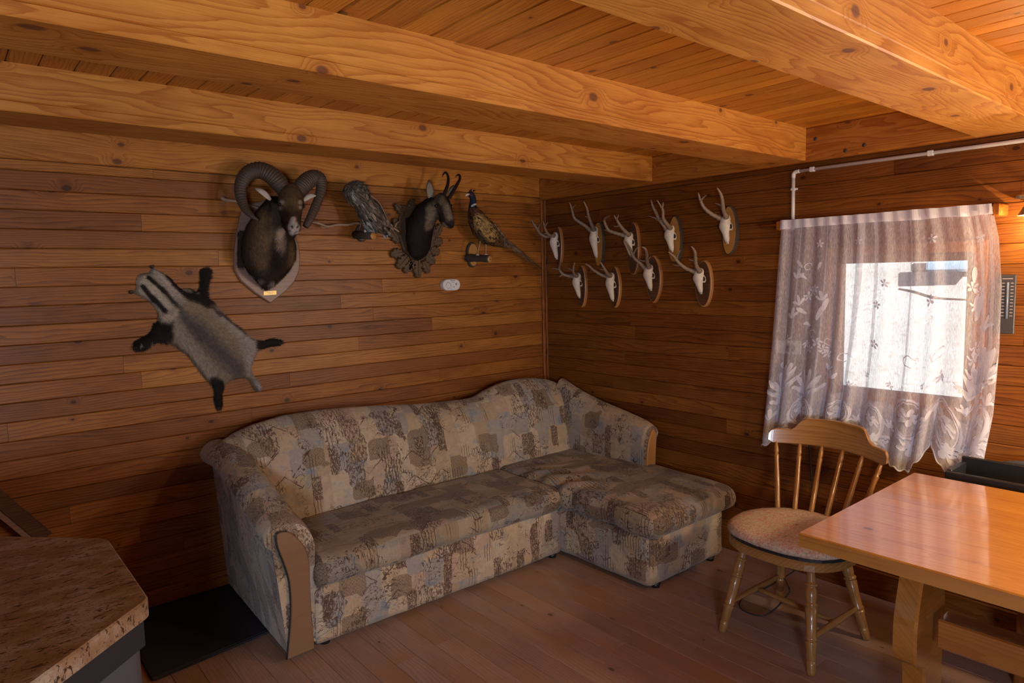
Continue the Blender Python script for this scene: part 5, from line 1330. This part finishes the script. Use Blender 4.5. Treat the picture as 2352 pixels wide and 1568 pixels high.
# ------------------------------------------------------------------ badger pelt
bp = thing('badger_pelt', (-2.35, -.001, 1.3), 'flat badger pelt with black and white striped head nailed slantwise to the wall', 'pelt')
BO = [(301, 671), (312, 665), (313, 645), (318, 632), (330, 626), (345, 624), (350, 612), (356, 618), (370, 624), (390, 637), (402, 650), (415, 662), (430, 660), (445, 668), (453, 668), (458, 655), (458, 628), (463, 618), (472, 614), (482, 619), (484, 634), (477, 652), (477, 675), (481, 688), (490, 694), (500, 710), (518, 726), (535, 742), (552, 755), (566, 770), (580, 779), (605, 782), (622, 777), (640, 780), (649, 787), (640, 794), (618, 797), (598, 802), (588, 806), (584, 818), (577, 833), (575, 850), (582, 862), (594, 878), (599, 893), (590, 897), (580, 887), (573, 872), (558, 866), (540, 868), (522, 875), (514, 888), (511, 905), (512, 922), (509, 937), (500, 938), (493, 925), (491, 912), (492, 898), (487, 882), (477, 872), (462, 855), (445, 832), (430, 812), (412, 800), (398, 788), (380, 786), (362, 784), (350, 790), (336, 800), (318, 805), (307, 799), (305, 788), (318, 778), (335, 770), (345, 762), (350, 750), (352, 742), (361, 738), (363, 722), (358, 708), (348, 696), (334, 685), (318, 677)]
poly = np.array([xz(a, b, -.012) for a, b in BO])
dense = np.array([q[:2] for q in catmull([np.array([p[0], p[1], 0]) for p in np.vstack([poly, poly[:1]])], 5)])[:-1]
h = .0046; x0, z0 = dense.min(0)-h; nx_, nz_ = ((dense.max(0)-dense.min(0))/h+3).astype(int)
gx = x0+h*np.arange(nx_); gz = z0+h*np.arange(nz_)
GX, GZ = np.meshgrid(gx, gz, indexing='ij'); pts = np.stack([GX.ravel(), GZ.ravel()], 1)
def inside(p, poly):
    x, y = p[:, 0], p[:, 1]; ins = np.zeros(len(p), bool); n = len(poly); j = n-1
    for i in range(n):
        xi, yi = poly[i]; xj, yj = poly[j]; c = ((yi > y) != (yj > y)) & (x < (xj-xi)*(y-yi)/(yj-yi+1e-15)+xi); ins ^= c; j = i
    return ins
def edged(p, poly):
    q = np.roll(poly, -1, 0); best = np.full(len(p), 9.0)
    for a, b in zip(poly, q):
        d = b-a; t = np.clip(((p-a)@d)/(d@d+1e-15), 0, 1); best = np.minimum(best, np.linalg.norm(p-(a+t[:, None]*d), axis=1))
    return best
ins = inside(pts, dense); ed = edged(pts, dense)
hgt = np.where(ins, .004+.016*np.sqrt(np.clip(ed/.07, 0, 1)), .003)
hgt += np.array([.003*mnoise.noise(Vector((p[0]*22, p[1]*22, 0))) for p in pts])*ins
idx = np.arange(nx_*nz_).reshape(nx_, nz_); insg = ins.reshape(nx_, nz_)
pb_ = MB(); use = {}
def gv(k, back):
    t = (k, back)
    if t not in use:
        use[t] = len(pb_.v); x, z = pts[k]
        pb_.v.append((x, -(.0012 if back else max(.002, hgt[k])), z))
    return use[t]
for i in range(nx_-1):
    for j in range(nz_-1):
        if insg[i:i+2, j:j+2].sum() >= 3:
            q = [idx[i, j], idx[i+1, j], idx[i+1, j+1], idx[i, j+1]]
            pb_.f.append([gv(k, 0) for k in q]); pb_.sm.append(True); pb_.uv.append(None)
V3 = np.array(pb_.v)
def S2(a, b, r, c, s=.4): 
    pa, pb2 = xz(*a, -.012), xz(*b, -.012); return ((pa[0], -.012, pa[1]), (pb2[0], -.012, pb2[1]), r, c, s)
BL, WT, GY, BG = (.016, .009, .006), (.50, .41, .30), (.22, .17, .13), (.33, .245, .155)
ss = [S2((400, 700), (560, 840), .135, BG, .5), S2((385, 690), (450, 770), .030, (.13, .11, .09), .7), S2((440, 750), (545, 850), .045, (.12, .095, .085), .9), S2((500, 720), (585, 800), .03, (.40, .34, .27), .7), S2((395, 740), (480, 855), .03, (.36, .29, .21), .7), S2((560, 790), (575, 850), .03, (.40, .34, .29), .7),
      S2((360, 790), (352, 720), .04, BL), S2((308, 797), (375, 770), .040, BL, .3), S2((375, 770), (380, 730), .030, BL, .4), S2((355, 700), (372, 745), .014, BL, .5), S2((390, 640), (430, 672), .030, BL, .4), S2((430, 670), (475, 690), .036, BL, .35), S2((472, 620), (470, 690), .034, BL, .3), S2((480, 700), (500, 725), .008, (.1, .06, .05), .5),
      S2((655, 787), (595, 792), .030, BL, .3), S2((500, 940), (498, 880), .030, BL, .3), S2((488, 870), (505, 890), .020, BL, .5), S2((500, 718), (560, 765), .008, (.10, .07, .06), .6), S2((410, 805), (470, 870), .009, (.07, .05, .04), .6),
      S2((318, 640), (380, 715), .048, WT, .35), S2((350, 620), (410, 690), .02, (.42, .35, .27), .4), S2((314, 675), (345, 690), .014, (.42, .35, .27), .4),
      S2((338, 637), (375, 670), .0115, BL, .35), S2((368, 662), (400, 700), .0125, BL, .5), S2((325, 657), (352, 690), .0115, BL, .35), S2((348, 682), (375, 712), .0125, BL, .5), S2((335, 650), (385, 705), .0065, (.50, .42, .33), .4),
      S2((362, 630), (395, 665), .006, (.5, .42, .33), .5), S2((318, 632), (345, 625), .006, (.2, .14, .09), .5), S2((585, 866), (597, 893), .014, (.45, .42, .40), .5), S2((302, 671), (314, 673), .008, (.28, .20, .14), .5),
      S2((345, 796), (348, 786), .004, WT, .4), S2((322, 790), (324, 791), .004, WT, .4), S2((420, 663), (432, 668), .008, (.3, .22, .16), .5), S2((447, 673), (452, 670), .005, (.3, .25, .2), .5)]
bc = paint(V3, (.20, .15, .11), ss, 21, .1)
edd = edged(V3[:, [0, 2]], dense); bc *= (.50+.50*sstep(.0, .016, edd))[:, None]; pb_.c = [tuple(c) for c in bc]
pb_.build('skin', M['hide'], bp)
spine = np.array(xz(560, 850))-np.array(xz(340, 650)); spine /= np.linalg.norm(spine)
cen = np.array(xz(470, 770))
def bdir(p):
    d = np.tile(np.array([spine[0], 0, spine[1]]), (len(p), 1)); r = p[:, [0, 2]]-cen; perp = r-np.outer(r@spine, spine)
    d[:, 0] += perp[:, 0]*4; d[:, 2] += perp[:, 1]*4; return d
tri = MB(); tri.v = pb_.v; tri.f = pb_.f; 
tri.f = [f[::-1] for f in pb_.f] if np.cross(np.array(pb_.v[pb_.f[0][1]])-np.array(pb_.v[pb_.f[0][0]]), np.array(pb_.v[pb_.f[0][2]])-np.array(pb_.v[pb_.f[0][0]]))[1] > 0 else pb_.f
bc2 = np.array(bc)
hx_ = np.array(xz(340, 650))
def bodymask(c, n): return np.where(((c[:, [0, 2]]-hx_)@spine) > .13, 1.0, .0)
fur(tri, bc2, 34000, .021, .0016, bdir, 'guard_hair', M['furm'], bp, .28, mask=bodymask, seed=5)
fur(tri, bc2, 9000, .010, .0014, bdir, 'face_hair', M['furm'], bp, .2, mask=lambda c, n: 1-bodymask(c, n), seed=6)
for a in ((351, 613), (302, 671)):
    q = xz(*a, -.02); MB().tube([(q[0], -.004, q[1]), (q[0]+.002, -.02, q[1]+.006)], [.010, .005], 8).build('ear', M['bark'], bp)
for a, c in (((477, 616), 0), ((309, 797), 1), ((646, 787), 2), ((503, 936), 3)):
    q = xz(*a, -.02)
    for k in (-1, 0, 1): MB().tube([(q[0]+k*.006, -.012, q[1]), (q[0]+k*.009, -.020, q[1]+(.012 if c == 0 else -.010))], [.003, .001], 5).build('claw', M['bark'], bp)

# ------------------------------------------------------------------ nine roebuck skulls on the window wall
def K(cx_, cy_, x): return P(1200+cx_/4.523, 410+cy_/4.523, 0, x)
RW = ((0, 0, 0), (0, 1, 0), (0, 0, 1), (-1, 0, 0))
SK = [
 dict(lab='roe skull on dark oval plaque, nearest the room corner in the upper row', pl=(372, 500, 905, .052, 'oval'), sk=(372, 590, 378, 838, 385, 745), A=[[(308, 655), (240, 610), (185, 570), (150, 520), (112, 465), (95, 425)], [(335, 640), (285, 600), (255, 560), (232, 510), (215, 440)]], T=[[(160, 530), (175, 490), (192, 460)], [(255, 575), (235, 572), (220, 568)], [(238, 500), (252, 470), (265, 450)]], m='dark'),
 dict(lab='roe skull with tall lyre antlers, second from the room corner in the upper row', pl=(790, 445, 910, .062, 'slice'), sk=(785, 535, 785, 822, 810, 620), A=[[(705, 545), (660, 495), (590, 450), (540, 410), (520, 350), (505, 290), (487, 245)], [(735, 535), (710, 460), (685, 385), (670, 310), (635, 232)]], T=[[(518, 320), (530, 292), (552, 278)], [(688, 410), (668, 398), (650, 390)]], m='cut'),
 dict(lab='roe skull with thick branching antlers on a dark rimmed plaque, third in the upper row', pl=(1150, 450, 1000, .066, 'oval'), sk=(1140, 590, 1150, 810, 1165, 690), A=[[(1055, 600), (980, 570), (900, 540), (868, 490), (850, 430), (875, 400), (905, 388)], [(1080, 600), (1045, 530), (1010, 480), (980, 430), (950, 380)]], T=[[(905, 540), (875, 538), (848, 530)], [(1000, 500), (970, 498), (945, 494)], [(978, 420), (990, 400), (995, 372)]], m='dark'),
 dict(lab='roe skull with crossing antlers on orange slice, upper row, second from window', pl=(1580, 395, 885, .068, 'slice'), sk=(1565, 520, 1568, 762, 1600, 610), A=[[(1490, 565), (1478, 500), (1420, 420), (1385, 350), (1355, 290), (1335, 220)], [(1560, 530), (1500, 475), (1462, 410), (1455, 320), (1395, 220)]], T=[[(1420, 425), (1360, 405), (1305, 385)], [(1460, 440), (1420, 435), (1380, 425)], [(1450, 300), (1460, 270), (1460, 245)]], m='cut'),
 dict(lab='highest roe skull, nearest the curtained window, on an orange plaque', pl=(2150, 285, 795, .066, 'slice'), sk=(2145, 415, 2150, 675, 2165, 480), A=[[(2045, 420), (1960, 372), (1890, 305), (1850, 230), (1825, 145)], [(2095, 410), (2078, 310), (2075, 220), (2055, 150), (2020, 95)]], T=[[(1900, 320), (1870, 290), (1850, 265)], [(1868, 220), (1885, 190), (1910, 172)], [(2075, 295), (2040, 268), (2000, 255)]], m='cut'),
 dict(lab='roe skull with short spread antlers, lower row, nearest the room corner', pl=(612, 900, 1335, .060, 'oval'), sk=(605, 1010, 608, 1238, 630, 1110), A=[[(535, 1055), (480, 1010), (425, 995), (385, 945), (390, 900), (415, 868)], [(570, 1035), (535, 1000), (525, 950), (542, 868)]], T=[[(385, 945), (340, 935), (298, 932)], [(415, 1000), (395, 1012), (375, 1016)], [(525, 965), (500, 942), (472, 934)], [(530, 1020), (500, 1028), (464, 1035)]], m='dark'),
 dict(lab='roe skull on a pointed reddish plaque, second from the corner in the lower row', pl=(960, 912, 1342, .060, 'point'), sk=(948, 1010, 958, 1272, 975, 1110), A=[[(868, 1065), (820, 1005), (740, 950), (690, 905), (652, 883)], [(905, 1045), (875, 985), (848, 930), (805, 858)]], T=[[(855, 955), (830, 945), (803, 938)]], m='rim'),
 dict(lab='large roe skull on a long dark orange-lined plaque, third in the lower row', pl=(1360, 795, 1292, .082, 'point'), sk=(1345, 925, 1345, 1162, 1382, 1030), A=[[(1258, 945), (1225, 880), (1160, 820), (1120, 740), (1095, 690), (1070, 648)], [(1305, 930), (1290, 850), (1290, 780), (1275, 730), (1240, 708)]], T=[[(1165, 822), (1140, 812), (1115, 802)], [(1165, 780), (1180, 730), (1215, 698)], [(1285, 862), (1245, 855), (1205, 835)], [(1305, 845), (1318, 825), (1332, 805)]], m='dark'),
 dict(lab='roe skull on an orange-edged oval plaque, nearest the window in the lower row', pl=(1880, 845, 1335, .078, 'oval'), sk=(1868, 965, 1868, 1196, 1895, 1060), A=[[(1748, 1000), (1690, 935), (1620, 870), (1575, 810), (1512, 760)], [(1822, 985), (1795, 900), (1795, 800), (1785, 745), (1752, 703)]], T=[[(1650, 900), (1605, 903), (1562, 893)], [(1600, 835), (1615, 790), (1642, 743)], [(1792, 865), (1760, 848), (1728, 838)]], m='rim'),
]
for i, s in enumerate(SK):
    cx_, y0_, y1_, hw, shape = s['pl']; hw = hw*.72; top = K(cx_-8, y0_, -.018); bot = K(cx_+12, y1_, -.018); c0 = (top+bot)/2; hh_ = (top[2]-bot[2])/2
    t = thing('roe_skull_trophy', (-.001, c0[1], c0[2]), s['lab'], 'trophy', 'roe deer skulls with antlers on the window wall')
    def outl(g=1.0):
        out = []
        for k in range(48):
            q = 2*PI*k/48; c, sn = math.cos(q), math.sin(q)
            if shape == 'oval': rx, rz = c, sn
            elif shape == 'slice': r_ = 1+.03*math.sin(3*q+i)+.012*math.sin(5*q+2*i); rx, rz = c*r_, sn*r_
            else: rx = c*(1-.25*abs(sn)**3); rz = sn*(1 if sn < 0 else 1)
            out.append((c0[1]+rx*hw*g, c0[2]+rz*(hh_-(1-g)*hw)))
        return out
    base = {'dark': M['rim'], 'cut': M['bark'], 'rim': M['panel_lit']}[s['m']]
    face = {'dark': M['darkwood'], 'cut': M['cut'], 'rim': M['darkwood']}[s['m']]
    MB().prism(outl(), .0005, .024, RW, .005).build('plaque', base, t)
    MB().prism(outl(.86 if s['m'] == 'cut' else .84), .0242, .0255, RW, 0).build('plaque_face', face, t)
    ax_, ay_, bx_, by_, ex, ey = s['sk']
    crn = K(ax_, ay_, -.045); tip = K(bx_, by_, -.034); brow = K((ax_+ex)/2-35, (ay_*1.0+ey)/2+5, -.060)
    mid = (crn*.45+tip*.55); cy0 = c0[1]*.5+(crn[1]+tip[1])*.25
    crn[1] = mid[1] = tip[1] = cy0; L_ = crn[2]-tip[2]
    mb = MB(); L3 = np.array([0, 0, -1.0])
    prof = [(-.06, .012, .008), (.0, .024, .018), (.10, .029, .024), (.22, .027, .026), (.32, .031, .028), (.42, .034, .024), (.50, .028, .022), (.60, .0215, .021), (.75, .0175, .018), (.90, .0155, .014), (1.0, .012, .009)]
    pth = []; ra_ = []; rb_ = []
    for tt, wv, dv in prof:
        z = crn[2]+.012-L_*tt*1.02; out_ = interp(tt, [-.06, .1, .3, .5, .75, 1.0], [.040, .045, .055, .052, .040, .030])
        pth.append((-.02-out_, cy0, z)); ra_.append(wv); rb_.append(dv)
    mb.tube(pth, ra_, 18, rb=rb_, up=(-1, 0, 0))
    zo = crn[2]+.012-L_*.40
    for sd in (-1, 1):
        mb.tube([(-.062, cy0+sd*.024, zo+.018), (-.064, cy0+sd*.036, zo+.006), (-.060, cy0+sd*.037, zo-.010), (-.052, cy0+sd*.026, zo-.022)], [.006, .005, .005, .006], 8)   # orbit rim
        mb.tube([(-.070, cy0+sd*.012, crn[2]-L_*.08), (-.088, cy0+sd*.018, crn[2]-L_*.02+.006)], [.011, .009], 10)   # pedicle
        mb.tube([(-.05, cy0+sd*.004, tip[2]+.020), (-.045, cy0+sd*.005, tip[2]-.004)], [.006, .003], 7)
    sb_ = remesh(mb, .0036, 2, .45, False)
    sko = sb_.build('skull', M['bone'], t)
    for sd in (-1, 1):
        MB().sphere((-.064, cy0+sd*.0315, zo-.002), .0145, 12, 8, (.8, .6, 1)).build('eye_socket_shade', M['hole'], t)  # solid dark ellipsoids in place of shaded sockets
    MB().sphere((-.058, cy0, tip[2]+.035), .006, 8, 6, (.9, .7, 2.4)).build('nasal_opening_shade', M['hole'], t)
    ped = [np.array([-.086, cy0+.018, crn[2]-L_*.02+.004]), np.array([-.086, cy0-.018, crn[2]-L_*.02+.004])]
    ants = []
    for k, A in enumerate(s['A']):
        n = len(A); pts_ = []
        for j, (u, v) in enumerate(A):
            xx = -.09-(.15)*(j/(n-1))**.8
            pts_.append(K(u, v, xx))
        pts_[0] = ped[k]; 
        if n > 3: pts_[1] = pts_[1]*.7+(pts_[0]+(pts_[2]-pts_[0])*.4)*.3
        cp = catmull(pts_, 7); nn_ = len(cp); r = np.interp(np.linspace(0, 1, nn_), [0, .04, .1, .35, .7, .93, 1], [.015, .016, .012, .0105, .008, .0045, .0015])
        r = r*(1+.12*np.sin(np.arange(nn_)*2.1+i))
        ants.append(pts_)
        a_ = MB().tube(cp, list(r), 9).build('antler', M['antler'], t)
        MB().tube([cp[-1]+(cp[-4]-cp[-1])*1.0, cp[-2]], [r[-4]*1.02, .0012], 8).build('antler_tip', M['antlertip'], a_)
    for T in s['T']:
        # attach the tine to the nearest antler point and keep its depth
        best = None
        for pts_ in ants:
            for q in catmull(pts_, 7):
                pj = K(T[0][0], T[0][1], q[0]); d_ = np.linalg.norm(pj-q)
                if best is None or d_ < best[0]: best = (d_, q)
        xx = best[1][0]; cp = catmull([best[1]]+[K(u, v, xx-.008*j) for j, (u, v) in enumerate(T)][1:], 5)
        MB().tube(cp, list(np.linspace(.0072, .0015, len(cp))), 8).build('tine', M['antler'], t)
